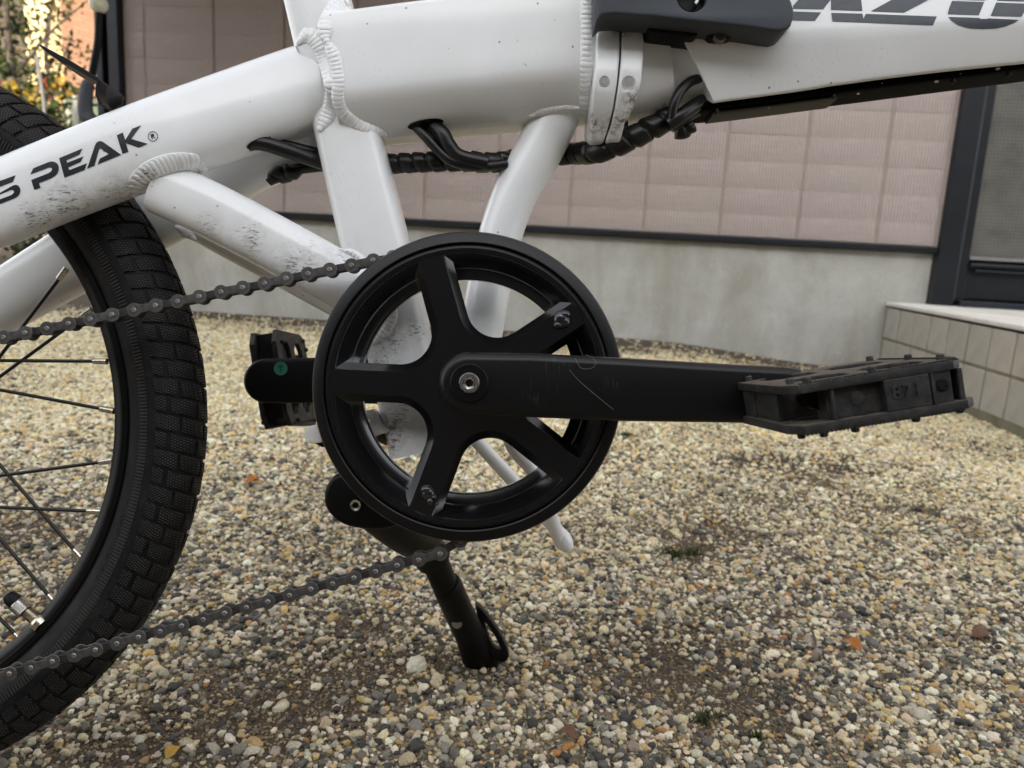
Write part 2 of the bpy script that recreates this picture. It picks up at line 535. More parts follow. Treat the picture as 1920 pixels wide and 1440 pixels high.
# gravel: one mass of little stones, placed point by point and instanced
def gravel():
    P = []
    for y0, y1, sp in ((.36, .8, .0040), (.8, 1.25, .0043), (1.25, 2.0, .0054), (2.0, 3.5, .0076)):
        xm = .92 * y1 + .26
        xs, ys = np.meshgrid(np.arange(-xm, xm, sp), np.arange(y0, y1, sp))
        xs = xs + rng.uniform(-.5, .5, xs.shape) * sp * 1.1
        ys = ys + rng.uniform(-.5, .5, ys.shape) * sp * 1.1
        k = np.abs(xs) < .90 * ys + .24
        r = np.exp(rng.normal(math.log(sp * .49), .40, xs.shape))
        r = np.clip(r, .0009, .0056)
        P.append(np.stack([xs[k], ys[k], r[k]], -1))
    big = np.stack([rng.uniform(-1.2, 1.2, 1500), rng.uniform(.36, 2.4, 1500), np.clip(np.exp(rng.normal(math.log(.0046), .28, 1500)), .0032, .009)], -1)
    big = big[np.abs(big[:, 0]) < .78 * big[:, 1] + .14]
    fx = rng.uniform(-1.1, 1.1, 150000); fy = rng.uniform(.36, 1.35, 150000)
    kf = np.abs(fx) < .86 * fy + .2
    fine = np.stack([fx[kf], fy[kf], rng.uniform(.0006, .00135, kf.sum())], -1)
    P = np.concatenate(P + [big, fine])
    x, y, r = P.T
    d = dirt_shade(x, y)
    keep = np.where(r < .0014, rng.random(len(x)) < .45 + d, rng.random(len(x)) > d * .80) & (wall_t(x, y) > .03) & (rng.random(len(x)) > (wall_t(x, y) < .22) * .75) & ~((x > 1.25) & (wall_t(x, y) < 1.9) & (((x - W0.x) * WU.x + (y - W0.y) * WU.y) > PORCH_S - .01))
    x, y, r, d = x[keep], y[keep], r[keep], d[keep]
    n = len(x)
    pal = np.array([(.055, .058, .062), (.14, .142, .142), (.30, .294, .28), (.54, .52, .48), (.70, .625, .48), (.86, .83, .76), (.62, .46, .23), (.46, .22, .08), (.22, .15, .11), (.42, .37, .30)])
    warm = .04 + np.clip((y - .72) / .75, 0, 1) * .96 + .5 * (vnoise(x, y, .18, 9) - .5)
    w0 = np.array([.15, .145, .13, .12, .22, .13, .085, .010, .014, .02])
    w1 = np.array([.018, .035, .08, .19, .40, .24, .07, .005, .005, .015])
    wgt = w0[None] * (1 - np.clip(warm, 0, 1))[:, None] + w1[None] * np.clip(warm, 0, 1)[:, None]
    cum = np.cumsum(wgt, 1)
    cum /= cum[:, -1:]
    ci = (rng.random(n)[:, None] > cum).sum(1)
    ci = np.where((r > .0045) & ((ci == 7) | (ci == 8)), 4, ci)
    col = pal[ci] * rng.uniform(.75, 1.25, (n, 1)) * rng.uniform(.95, 1.05, (n, 3))
    wk = np.clip(warm, 0, 1)[:, None]
    tiny = r < .0014
    col[tiny] = np.array([.33, .27, .18]) * rng.uniform(.5, 1.5, (tiny.sum(), 1))
    col = col * (np.array([1.06, 1.0, .84]) * (1 - wk) + np.array([1.14, 1.06, .80]) * wk)
    col = col * (.86 + .14 * wk)  # near stones toned down; foreground shade is put into their colour
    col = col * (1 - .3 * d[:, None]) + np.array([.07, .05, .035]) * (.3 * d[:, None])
    z = gz(x, y) + r * rng.uniform(.05, .55, n)
    me = bpy.data.meshes.new("gravel")
    me.vertices.add(n)
    me.vertices.foreach_set("co", np.stack([x, y, z], -1).astype(np.float32).reshape(-1))
    a = me.attributes.new("sc", 'FLOAT', 'POINT'); a.data.foreach_set("value", r.astype(np.float32))
    a = me.attributes.new("pick", 'INT', 'POINT'); a.data.foreach_set("value", rng.integers(0, 8, n).astype(np.int32))
    a = me.attributes.new("rot", 'FLOAT_VECTOR', 'POINT')
    rt = np.stack([rng.normal(0, .35, n), rng.normal(0, .35, n), rng.uniform(0, 6.28, n)], -1)
    a.data.foreach_set("vector", rt.astype(np.float32).reshape(-1))
    a = me.attributes.new("pcol", 'FLOAT_COLOR', 'POINT')
    a.data.foreach_set("color", np.concatenate([np.clip(col, .01, .9), np.ones((n, 1))], 1).astype(np.float32).reshape(-1))
    ob = bpy.data.objects.new("gravel", me)
    COL.objects.link(ob)
    m = N("pebble_stone")
    at_ = m.new("ShaderNodeAttribute", attribute_name="pcol", attribute_type='INSTANCER')
    k = m.noise(3.0, 4, .7)
    c = m.mix(m.ramp(k, [(.3, .0), (.7, 1.0)]), at_.outputs['Color'], at_.outputs['Color'])
    mul = m.new("ShaderNodeMix", data_type='RGBA', blend_type='MULTIPLY')
    mul.inputs[0].default_value = 1
    m.link(at_.outputs['Color'], mul.inputs[6])
    m.link(m.ramp(k, [(.3, .62), (.7, 1.15)]), mul.inputs[7])
    PEB = m.done(mul.outputs[2], .62, 0, m.bump(m.noise(6, 4), .3, .2), .4)
    # node tree
    ng = bpy.data.node_groups.new("gravel_nodes", 'GeometryNodeTree')
    ng.interface.new_socket("Geometry", in_out='INPUT', socket_type='NodeSocketGeometry')
    ng.interface.new_socket("Geometry", in_out='OUTPUT', socket_type='NodeSocketGeometry')
    nd, lk = ng.nodes, ng.links
    gi, go = nd.new("NodeGroupInput"), nd.new("NodeGroupOutput")
    join = nd.new("GeometryNodeJoinGeometry")
    shapes = []
    for q in range(8):
        ico = nd.new("GeometryNodeMeshIcoSphere")
        ico.inputs['Radius'].default_value, ico.inputs['Subdivisions'].default_value = 1, 3
        pos = nd.new("GeometryNodeInputPosition")
        add = nd.new("ShaderNodeVectorMath"); add.operation = 'ADD'; add.inputs[1].default_value = (q * 3.7, q * 1.3, -q * 2.1)
        lk.new(pos.outputs[0], add.inputs[0])
        nz = nd.new("ShaderNodeTexNoise"); nz.inputs['Scale'].default_value = .9 + .1 * (q % 3); nz.inputs['Detail'].default_value = 3.5; nz.inputs['Roughness'].default_value = .55
        lk.new(add.outputs[0], nz.inputs['Vector'])
        mr = nd.new("ShaderNodeMapRange"); mr.inputs[1].default_value = .3; mr.inputs[2].default_value = .7; mr.inputs[3].default_value = .62; mr.inputs[4].default_value = 1.25
        lk.new(nz.outputs[0], mr.inputs[0])
        sc = nd.new("ShaderNodeVectorMath"); sc.operation = 'SCALE'
        lk.new(pos.outputs[0], sc.inputs[0]); lk.new(mr.outputs[0], sc.inputs['Scale'])
        mul_ = nd.new("ShaderNodeVectorMath"); mul_.operation = 'MULTIPLY'
        mul_.inputs[1].default_value = [(1.15, .9, .72), (1.0, 1.0, .8), (1.3, .85, .6), (.95, .9, .85), (1.1, 1.05, .6), (1.25, .8, .75), (1, .85, .7), (1.05, .95, .9)][q]
        lk.new(sc.outputs[0], mul_.inputs[0])
        sp = nd.new("GeometryNodeSetPosition")
        lk.new(ico.outputs[0], sp.inputs['Geometry']); lk.new(mul_.outputs[0], sp.inputs['Position'])
        ss = nd.new("GeometryNodeSetShadeSmooth")
        lk.new(sp.outputs[0], ss.inputs[0])
        sm = nd.new("GeometryNodeSetMaterial"); sm.inputs['Material'].default_value = PEB
        lk.new(ss.outputs[0], sm.inputs[0])
        g2i = nd.new("GeometryNodeGeometryToInstance")
        lk.new(sm.outputs[0], g2i.inputs[0])
        shapes.append(g2i)
    for g in reversed(shapes):
        lk.new(g.outputs[0], join.inputs[0])
    def named(nm, typ):
        a_ = nd.new("GeometryNodeInputNamedAttribute"); a_.data_type = typ; a_.inputs[0].default_value = nm
        return a_.outputs[0]
    iop = nd.new("GeometryNodeInstanceOnPoints")
    iop.inputs['Pick Instance'].default_value = True
    lk.new(gi.outputs[0], iop.inputs['Points']); lk.new(join.outputs[0], iop.inputs['Instance'])
    lk.new(named("pick", 'INT'), iop.inputs['Instance Index'])
    e2r = nd.new("FunctionNodeEulerToRotation")
    lk.new(named("rot", 'FLOAT_VECTOR'), e2r.inputs[0]); lk.new(e2r.outputs[0], iop.inputs['Rotation'])
    lk.new(named("sc", 'FLOAT'), iop.inputs['Scale'])
    lk.new(iop.outputs[0], go.inputs[0])
    md = ob.modifiers.new("gravel", 'NODES')
    md.node_group = ng
    me.materials.append(PEB)
    tag(ob, kind='stuff')
    print("pebbles", n)

# ------------------------------------------------------------------ the house
house = empty("house", W0, (0, 0, -YAW))
tag(house, "house with pinkish grey ribbed siding, concrete footing and black framed glass door", "house")
def wall_sz(px, py, t=0.0):
    """photo pixel -> (metres along the wall, height) on the plane t metres in front of the wall face"""
    r = ray(px, py)
    o = W0 + WN * t
    k = (o - CAM_POS).dot(WN) / r.dot(WN)
    p = CAM_POS + r * k
    return (p - W0).dot(WU), p.z
TS = .026                                            # siding stands this far in front of the footing
def siding_mat():
    n = N("ribbed_siding")
    oi = n.new("ShaderNodeObjectInfo")
    ribs = n.wave(27, None, 'X', 'SIN', .35)
    wr = n.noise(26, 4, .6, n.co((.5, 1, 2.0), rot=(0, rad(-18), 0)), .8)
    base = n.mix(n.ramp(n.noise(3.5, 3), [(.35, 0.0), (.65, 1.0)]), (.378, .316, .295), (.392, .342, .312))
    base = n.mix(n.math('MULTIPLY', oi.outputs['Random'], .4), base, (.388, .312, .298))
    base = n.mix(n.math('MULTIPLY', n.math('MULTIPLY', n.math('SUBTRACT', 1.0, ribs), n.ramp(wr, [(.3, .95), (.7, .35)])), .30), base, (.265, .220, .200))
    base = n.mix(n.ramp(wr, [(.55, 0.0), (.8, .25)]), base, (.55, .48, .43))
    nm = n.bump(ribs, .7, .005)
    nm = n.bump(wr, .5, .006, nm)
    return n.done(base, .85, 0, nm, .25)
SIDING = siding_mat()
JOINT = simple("joint_sealant", (.30, .248, .224), .85, 0, .2, .1, 20)
def concrete_mat(name, a, b, stain):
    n = N(name)
    k = n.noise(4.5, 6, .65)
    col = n.mix(n.ramp(k, [(.35, 0.0), (.65, 1.0)]), a, b)
    st = n.noise(3.2, 4, .6, n.co((1.6, 1, .55)), .6)
    col = n.mix(n.ramp(st, [(.48, 0.0), (.72, .65)]), col, stain)
    col = n.mix(n.ramp(n.noise(11, 5, .7), [(.58, 0.0), (.75, .4)]), col, tuple(min(c * 1.35, .7) for c in b))
    col = n.mix(n.ramp(n.noise(180, 3), [(.35, .35), (.5, 0.0)]), col, tuple(c * .6 for c in a))
    nm = n.bump(n.noise(60, 6, .7), .4, .004)
    return n.done(col, .9, 0, nm, .25)
CONCRETE = concrete_mat("weathered_concrete", (.335, .33, .295), (.45, .447, .415), (.26, .25, .20))
NAVY = simple("black_aluminium", (.0055, .0072, .0105), .42, .2, .5, .2, 8)
NAVYL = simple("black_aluminium_edge", (.018, .022, .029), .34, .3, .5, .2, 8)

S_J = wall_sz(1348, 440, TS)[0]
COLW = .303
_, Z_DT = wall_sz(1348, 441, TS)                     # top of the black drip strip
_, Z_DB = wall_sz(1348, 454, TS)
S_CORNER = wall_sz(232, 120, TS)[0]
S_DOOR = wall_sz(1757, 470, TS)[0]
ROWH0, ROWH = .0860, .1030
def tile_mesh(w, h, name):
    mb = MB()
    prof = [(0.0, .0), (-.0112, .0002), (-.0119, .003), (-.012, h - .022), (-.0114, h - .011), (-.0108, h - .003), (-.0105, h), (0.0, h)]
    for x0, x1 in ((-w / 2, w / 2),):
        a = [Vector((x0 + (.003 if y > -.0118 else .0015), y, z)) for y, z in prof]
        b = [Vector((x1 - (.003 if y > -.0118 else .0015), y, z)) for y, z in prof]
        n_ = len(prof)
        mb.add(a + b, [(i, i + 1, n_ + i + 1, n_ + i) for i in range(n_ - 1)] + [tuple(range(n_)), tuple(range(2 * n_ - 1, n_ - 1, -1))])
    return mb.mesh(name, SIDING, sharp=60)
tm0, tm1 = tile_mesh(COLW - .009, ROWH0, "siding_panel"), tile_mesh(COLW - .009, ROWH, "siding_panel")
i0 = math.floor((S_CORNER - S_J) / COLW)
i1 = math.ceil((S_DOOR - S_J) / COLW)
for i in range(i0, i1):
    a, b = S_J + i * COLW, S_J + (i + 1) * COLW
    cut = None
    if a < S_CORNER or b > S_DOOR - .012:
        a2, b2 = max(a, S_CORNER), min(b, S_DOOR - .012)
        if b2 - a2 < .03: continue
        cut = (tile_mesh(b2 - a2 - .009, ROWH0, "siding_panel"), tile_mesh(b2 - a2 - .009, ROWH, "siding_panel"), (a2 + b2) / 2)
    z = Z_DT + .002
    for r in range(12):
        o = bpy.data.objects.new("siding_panel", (tm0 if r == 0 else tm1) if cut is None else cut[0 if r == 0 else 1])
        COL.objects.link(o)
        o.parent = house
        o.location = ((a + b) / 2 if cut is None else cut[2], -TS + .012 + rng.uniform(-.0006, .0006), z)
        z += ROWH0 if r == 0 else ROWH
ZTOP = 5.2
S_END = S_DOOR + 3.0
mb = MB().box(((S_CORNER + S_DOOR) / 2, -TS + .0585, (Z_DB + 2.9) / 2 + .0), (S_DOOR - S_CORNER, .11, 2.9 - Z_DB))
mb.build("wall_board", JOINT, house)
zt = Z_DT + .002 + ROWH0 + 11 * ROWH
mb = MB().box(((S_CORNER + S_DOOR) / 2, -TS + .03, (zt + 2.9) / 2 + .003), (S_DOOR - S_CORNER - .002, .055, 2.9 - zt))
mb.build("upper_siding", SIDING, house)
mb = MB().box(((S_CORNER + S_DOOR) / 2 - .0, .085, Z_DB / 2 - .15), (S_DOOR - S_CORNER - .004, .17, Z_DB + .295))
mb.build("concrete_footing", CONCRETE, house)
# drip strip: a folded metal profile
pr = [(.0, Z_DT), (-TS - .006, Z_DT - .001), (-TS - .010, Z_DT - .006), (-TS - .010, Z_DB + .003), (-TS - .006, Z_DB), (.0, Z_DB + .004)]
mb = MB().rings([[Vector((s, y, z)) for y, z in pr] for s in (S_CORNER + .002, S_DOOR - .002)])
mb.build("drip_strip", NAVY, house, sharp=30)
# rest of the building above and behind, with eaves
mb = MB().box(((S_CORNER + S_END) / 2, 2.6, 2.9 + 1.2), (S_END - S_CORNER, 5.0, 2.38))
mb.box(((S_CORNER + .16 + S_END) / 2, 3.2, 1.45), (S_END - S_CORNER - .16, 5.7, 2.88))
mb.build("upper_wall", SIDING, house)
mb = MB().add([(S_CORNER - .5, -.45, 5.25), (S_END + .5, -.45, 5.25), (S_END + .5, 5.6, 5.25), (S_CORNER - .5, 5.6, 5.25),
               (S_CORNER - .5, 2.6, 6.6), (S_END + .5, 2.6, 6.6)], [(0, 1, 2, 3), (0, 1, 5, 4), (2, 3, 4, 5), (0, 3, 4), (1, 2, 5)])
mb.build("roof", simple("dark_roof", (.06, .06, .065), .8), house)
S_SHADE = wall_sz(840, 200)[0]  # unseen overhang added above to darken the left siding
mb = MB().box(((S_CORNER + S_SHADE) / 2, -.85, 1.80), (S_SHADE - S_CORNER + .1, 1.62, .22)).box(((S_CORNER + S_SHADE) / 2, -1.62, 2.34), (S_SHADE - S_CORNER + .1, .08, .85))
mb.build("added_shade_slab", SIDING, house)
# dark corner post left of the siding
s0, s1, s2, s3 = (wall_sz(p, 100, TS)[0] for p in (189, 201, 213, 232))
mb = MB().box(((s2 + s3) / 2, -TS - .004, 1.45), (s3 - s2, .07, 3.1))
mb.build("corner_post", NAVY, house, bevel=.003)
mb = MB().box(((s1 + s2) / 2, -TS + .03, 1.45), (s2 - s1 - .001, .07, 3.1))
mb.build("corner_channel", BLACK, house, bevel=.002)
mb = MB().box(((s0 + s1) / 2, -TS - .008, 1.45), (s1 - s0, .06, 3.1))
mb.build("corner_frame", NAVYL, house, bevel=.003)
# door
PORCH_S = wall_sz(1661, 590)[0]
Z_PORCH = wall_sz(1668, 567)[1]
sj0, sj1 = S_DOOR, wall_sz(1797, 477, .03)[0]
st0, st1 = sj1, wall_sz(1808, 477, .035)[0]
sg0 = wall_sz(1821, 477, .01)[0]
_, zg0 = wall_sz(1835, 483, .01)
S_DR = sg0 + .80
zd = Z_PORCH + .002
mb = MB().box(((sj0 + sj1) / 2, .02, (zd + 2.3) / 2), (sj1 - sj0, .14, 2.3 - zd)).box((S_DR + .09, .02, (zd + 2.3) / 2), (.10, .14, 2.3 - zd))
mb.box(((sj0 + S_DR + .14) / 2, .02, 2.345), (S_DR + .14 - sj0, .14, .09))
mb.build("door_frame", NAVY, house, bevel=.004)
mb = MB().box(((S_DR + .14 + S_END) / 2, .03, 1.45), (S_END - S_DR - .14, .1, 2.9))
mb.build("wall_beside_door", SIDING, house)
door = MB()
door.box(((st1 + sg0) / 2, .022, (zd + 2.29) / 2), (sg0 - st1, .05, 2.29 - zd - .01)).box((S_DR + .015, .022, (zd + 2.29) / 2), (.045, .05, 2.29 - zd - .01))
door.box(((sg0 + S_DR) / 2, .025, (zd + .03 + zg0 - .02) / 2), (S_DR - sg0, .036, zg0 - zd - .05))
door = door.build("door", NAVY, house, bevel=.003)
MB().tube([(st0 + (st1 - st0) * .5, -.012, zd), (st0 + (st1 - st0) * .5, -.012, 2.28)], (st1 - st0) * .52, 16).build("edge_trim", NAVYL, door, sharp=60)
MB().box(((sg0 + S_DR) / 2, .008, zg0 - .004), (S_DR - sg0, .03, .012)).build("glazing_bead", simple("grey_bead", (.20, .20, .19), .5), door, bevel=.002)
MB().box(((sg0 + S_DR) / 2, -.006, zg0 - .030), (S_DR - sg0 - .002, .03, .014)).build("rail_moulding", NAVYL, door, bevel=.004)
MB().box(((sg0 + S_DR) / 2, -.004, zg0 - .052), (S_DR - sg0 - .04, .03, .008)).build("rail_moulding", NAVYL, door, bevel=.003)
MB().box(((sg0 + S_DR) / 2 + .04, -.02, zd + .012), (S_DR - sg0 + .15, .09, .024)).build("threshold", NAVYL, door, bevel=.004)
def glass_mat():
    n = N("wired_patterned_glass")
    gx_ = n.wave(23, None, 'X'); gz_ = n.wave(23, None, 'Z')
    g = n.math('MAXIMUM', n.ramp(gx_, [(.60, 0.0), (.92, 1.0)]), n.ramp(gz_, [(.60, 0.0), (.92, 1.0)]))
    cloud = n.ramp(n.noise(4.5, 4, .6, n.co((1.2, 1, 2.0))), [(.30, (.06, .062, .055)), (.5, (.125, .120, .105)), (.72, (.16, .15, .13))])
    col = n.mix(n.math('MULTIPLY', g, .55), cloud, (.055, .055, .05))
    return n.done(col, .28, 0, n.bump(n.math('ADD', gx_, gz_), .25, .002), .5)
MB().box(((sg0 + S_DR) / 2, .030, (zg0 + 2.2) / 2), (S_DR - sg0 + .006, .008, 2.2 - zg0)).build("glass_pane", glass_mat(), door)

# tiled porch step
step = empty("tiled_step", W0 + WU * PORCH_S, (0, 0, -YAW))
tag(step, "low porch step faced with pale square tiles below the black glass door", "step")
def tile_mat():
    n = N("pale_stone_tile")
    oi = n.new("ShaderNodeObjectInfo")
    base = n.mix(oi.outputs['Random'], (.37, .345, .295), (.42, .39, .335))
    base = n.mix(n.ramp(n.noise(14, 5, .7), [(.4, 0.0), (.7, .5)]), base, (.26, .24, .20))
    base = n.mix(n.ramp(n.noise(150, 4, .6), [(.5, 0.0), (.7, .4)]), base, (.46, .45, .42))
    return n.done(base, .7, 0, n.bump(n.noise(120, 5), .3, .002), .35)
TILE = tile_mat()
GROUT = simple("grubby_grout", (.20, .18, .125), .9, 0, .2, .3, 12)
LIP = concrete_mat("pale_step_edge", (.64, .62, .57), (.74, .72, .67), (.50, .47, .40))
PL, PD, TW, TH = 2.2, 1.55, .137, .128
MB().box((PL / 2 - .0115, -PD / 2, (Z_PORCH - .02) / 2 - .10), (PL - .02, PD - .004, Z_PORCH + .16)).build("step_core", GROUT, step)
mb = MB().box((PL / 2 - .004, -PD / 2 - .004, Z_PORCH - .006), (PL + .008, PD + .004, .016))
mb.build("step_top", LIP, step, bevel=.005)
tmesh = MB().box((0, 0, 0), (.012, TW - .009, TH - .009))
tmsh = tmesh.mesh("tile", TILE, sharp=30)
tops = [Z_PORCH - .017, Z_PORCH - .017 - TH]
for r in range(2):
    for k in range(11):
        o = bpy.data.objects.new("tile", tmsh)
        COL.objects.link(o); o.parent = step
        o.location = (.001 + rng.uniform(-.0008, .0008), -.012 - TW * (k + .5), tops[r] - TH / 2)
        b_ = o.modifiers.new("bevel", 'BEVEL'); b_.width, b_.segments = .003, 2
        if k < 0: pass
ftile = MB().box((0, 0, 0), (TW - .009, .012, TH - .009)).mesh("tile", TILE, sharp=30)
for r in range(2):
    for k in range(15):
        o = bpy.data.objects.new("tile", ftile)
        COL.objects.link(o); o.parent = step
        o.location = (.012 + TW * (k + .5), -PD - .001, tops[r] - TH / 2)
MB().box((PL / 2 + .002, -PD / 2, tops[1] - TH - .08), (PL - .002, PD - .001, .158)).build("step_base", CONCRETE, step)
gravel()

# unseen house added behind the viewer to shade the yard and darken reflections
nb = MB().box((0, -10.2, 3.1), (26, 6, 6.2))
nb.add([(-13.4, -7.0, 6.2), (13.4, -7.0, 6.2), (13.4, -13.4, 6.2), (-13.4, -13.4, 6.2), (-13.4, -10.2, 7.4), (13.4, -10.2, 7.4)], [(0, 1, 2, 3), (0, 1, 5, 4), (2, 3, 4, 5), (0, 3, 4), (1, 2, 5)])
o = nb.build("added_shade_house", simple("dark_shade_block", (.045, .040, .036), .85, 0, .3, .15, 1.2))
tag(o, kind='structure')

# ------------------------------------------------------------------ the bicycle
bike = empty("bicycle")
bike.matrix_world = Matrix.Translation(to_world(BC)) @ Matrix((RIGHT, FWD, UP)).transposed().to_4x4()
tag(bike, "white folding bicycle with black chain guard parked on its stand on gravel", "bicycle")
TUBES = MB()                                         # all white tubes together, only to find surfaces
def sweep(rows, sec, n=6, skew=None, cap=True, mb=None, eskew=None):
    """rows: (px, py, distance, half width in photo px across the tube, half depth in m)"""
    rr = catmull(rows, n)
    cs = [C(r[0], r[1], r[2]) for r in rr]
    rings = []
    for i, c in enumerate(cs):
        t = cs[min(i + 1, len(cs) - 1)] - cs[max(i - 1, 0)]
        t.y *= 0
        t.normalize()
        up = Vector((-t.z, 0, t.x))
        h, hd = rr[i][3] * rr[i][2] / F, rr[i][4]
        ring = []
        for u, w in sec:
            p = c + up * (u * h) + Vector((0, w * hd, 0))
            if i <= n and skew: p += t * skew(u, w) * (1 - i / (n + 1))
            if i <= 2 and eskew: p += t * eskew(u, w) * (1 - i / 3)
            ring.append(p)
        rings.append(ring)
    (mb or MB()).rings
    m_ = mb or MB()
    m_.rings(rings, cap0=cap, cap1=cap)
    return m_
def part(mb, name, mats, parent=None, **kw):
    return mb.build(name, mats, parent or bike, BC, **kw)
def tubepart(name, rows, sec, **kw):
    mb = sweep(rows, sec, **kw)
    TUBES.add(mb.v, mb.f)
    return part(mb, name, WHITE, sharp=50), mb
OV = superellipse(36, 2.7)
RD = superellipse(28, 2.0)
def smoothsec(poly, it=3):
    return [tuple(p) for p in chaikin(poly, it)]
half = [(1.0, 0), (1.0, .6), (.99, .80), (.90, .97), (.78, 1.0), (0, 1.0), (-.34, 1.0), (-.52, .97), (-.70, .84), (-.95, .55), (-1.05, .25), (-1.05, 0)]
BOXSEC = smoothsec(half + [(u, -w) for u, w in reversed(half[1:-1])])
FRSEC = smoothsec([(1.0, 0), (1.0, .25), (.9, .62), (.5, .90), (0, 1.01), (-.25, .95), (-.42, .70), (-.62, .15), (-.86, -.55), (-.97, -.74), (-.98, -.82), (-.93, -.86),
                   (-.66, -1.0), (-.52, -1.06), (-.38, -1.06), (0, -1.01), (.5, -.90), (.9, -.62), (1.0, -.25)])
half = [(1.0, 0), (1.0, .5), (.88, .90), (.5, 1.0), (0, 1.0), (-.5, 1.0), (-.88, .90), (-1.0, .5), (-1.0, 0)]
STSEC = smoothsec([(u * 1.02, w * 1.02) for u, w in half] + [(u * 1.02, -w * 1.02) for u, w in reversed(half[1:-1])], 3)
tubepart("seat_tube", [(538, -250, .49, 58, .021), (597, 0, .49, 58, .021), (667, 300, .49, 59, .021), (703, 450, .49, 60, .021), (750, 650, .49, 59, .021), (793, 845, .49, 58, .021)], STSEC)
tubepart("main_tube", [(640, 165, .49, 104, .034), (800, 146, .49, 105, .035), (1000, 124, .49, 107, .035), (1104, 112, .49, 109, .035)], BOXSEC)
tubepart("chain_stay", [(620, 153, .487, 75, .020), (560, 174, .482, 77, .020), (450, 212, .473, 77, .019), (300, 265, .463, 77, .017), (150, 322, .459, 76, .015), (0, 383, .457, 75, .014), (-150, 450, .455, 70, .014), (-290, 640, .455, 50, .012)], OV, eskew=lambda u, w: .020 * max(0, -u) ** 1.5 + .006 * max(0, u))
tubepart("chain_stay", [(605, 228, .505, 74, .02), (450, 294, .517, 72, .019), (310, 386, .527, 68, .017), (60, 534, .535, 57, .015), (-60, 610, .536, 52, .015), (-240, 740, .537, 42, .012)], OV)
tubepart("stay_brace", [(300, 352, .466, 50, .013), (400, 396, .468, 52, .014), (600, 503, .476, 52, .016), (740, 585, .486, 52, .018)], OV)
tubepart("stay_brace", [(350, 392, .527, 46, .013), (420, 430, .525, 47, .014), (640, 548, .518, 48, .016), (760, 610, .51, 48, .018)], OV)
tubepart("curved_brace", [(1062, 165, .49, 46, .016), (1036, 228, .49, 46, .016), (1006, 290, .491, 45, .016), (972, 350, .492, 43, .016), (943, 425, .493, 41, .016), (920, 520, .494, 41, .016), (902, 620, .495, 41, .016), (888, 700, .495, 41, .016)], RD)
tubepart("front_stub", [(1190, 125, .49, 98, .031), (1260, 117, .49, 97, .031), (1380, 103, .49, 95, .031)], OV)
tubepart("front_tube", [(1228, 42, .488, 190, .036), (1480, 31, .487, 174, .038), (1660, 30, .487, 152, .039), (1860, 30, .487, 130, .039), (2400, 20, .487, 85, .039)], FRSEC,
         skew=lambda u, w: 0 if u > -.2 else (-.2 - u) * .0357)
mb = MB().lathe([(.0, -.037), (.0195, -.037), (.021, -.035), (.021, .035), (.0195, .037), (0, .037)], C(862, 724, .49), (0, 1, 0), 40)
part(mb, "bottom_bracket", WHITE)
BV = TUBES.bvh()
def hit(px, py, lift=0.0):
    d = Vector(((px - CX) / F, 1, (CY - py) / F)).normalized()
    h = BV.ray_cast(Vector((0, 0, 0)), d)
    if h[0] is None: return None, None
    n_ = h[1]
    if n_.dot(d) > 0: n_ = -n_
    return h[0] + n_ * lift, n_

# weld seams: rows of overlapping ripples
def weld(pts, w=13, step=7.6, hgt=.0015, d=None):
    path = catmull(pts, 24)
    acc, last = [path[0]], path[0]
    for p in path:
        if np.linalg.norm(p - last) >= step:
            acc.append(p); last = p
    mb = MB()
    Q, NN = [], []
    for p in acc:
        q, nn = hit(p[0], p[1]) if d is None else (C(p[0], p[1], d), Vector((0, -1, 0)))
        if q is not None:
            Q.append(q); NN.append(nn)
    def smooth(L, k=3):
        for _ in range(k):
            L = [L[0]] + [(L[i - 1] + L[i] * 2 + L[i + 1]) / 4 for i in range(1, len(L) - 1)] + [L[-1]]
        return L
    if len(Q) < 3: return
    D_ = smooth([q.y for q in Q], 5)
    Q = [q * (dd / q.y) for q, dd in zip(Q, D_)]
    NN = [n_.normalized() for n_ in smooth(NN, 6)]
    rr_ = [w * q.y / F * 1.05 * min(1, .5 + .25 * min(i, len(Q) - 1 - i)) for i, q in enumerate(Q)]
    rings = []
    for i, (q, nn) in enumerate(zip(Q, NN)):
        T = Q[min(i + 1, len(Q) - 1)] - Q[max(i - 1, 0)]
        T = (T - nn * T.dot(nn)).normalized()
        S = nn.cross(T)
        rings.append([q + S * (math.cos(a) * rr_[i]) + nn * (math.sin(a) * hgt * .72) for a in np.linspace(0, 2 * math.pi, 16, endpoint=False)])
    mb.rings(rings)
    for i, (q, nn) in enumerate(zip(Q, NN)):
        T = Q[min(i + 1, len(Q) - 1)] - Q[max(i - 1, 0)]
        T = (T - nn * T.dot(nn)).normalized()
        S = nn.cross(T)
        k = q.y / F
        ww = w * rng.uniform(.93, 1.04) * min(1, .5 + .2 * min(i, len(Q) - 1 - i))
        mb.ellipsoid(q + nn * .0001, (T * 9.0 + nn * 1.9) * k, S * ww * k, (nn + T * -.32).normalized() * hgt * rng.uniform(.88, 1.06), 18, 8)
    if mb.v: part(mb, "weld", WHITE, sharp=180, weld=False)
weld([(562, 78), (578, 66), (598, 84), (612, 118), (622, 155), (622, 190), (612, 218), (600, 243)], 15)
weld([(650, 4), (628, 16), (613, 40), (609, 62), (614, 80)], 15)
weld([(615, 82), (628, 112), (634, 150), (634, 186), (644, 213), (668, 231), (700, 244), (722, 252)], 12)
weld([(252, 366), (257, 345), (280, 322), (312, 308), (345, 303), (372, 306), (384, 320)], 17)
weld([(1100, -12), (1101, 60), (1099, 140), (1098, 200), (1104, 240)], 12)
weld([(998, 216), (1020, 210), (1050, 206), (1080, 202)], 9)
weld([(385, 318), (405, 312), (416, 328), (404, 338)], 9, d=.512)
weld([(335, 428), (350, 436), (365, 448)], 11, d=.508)
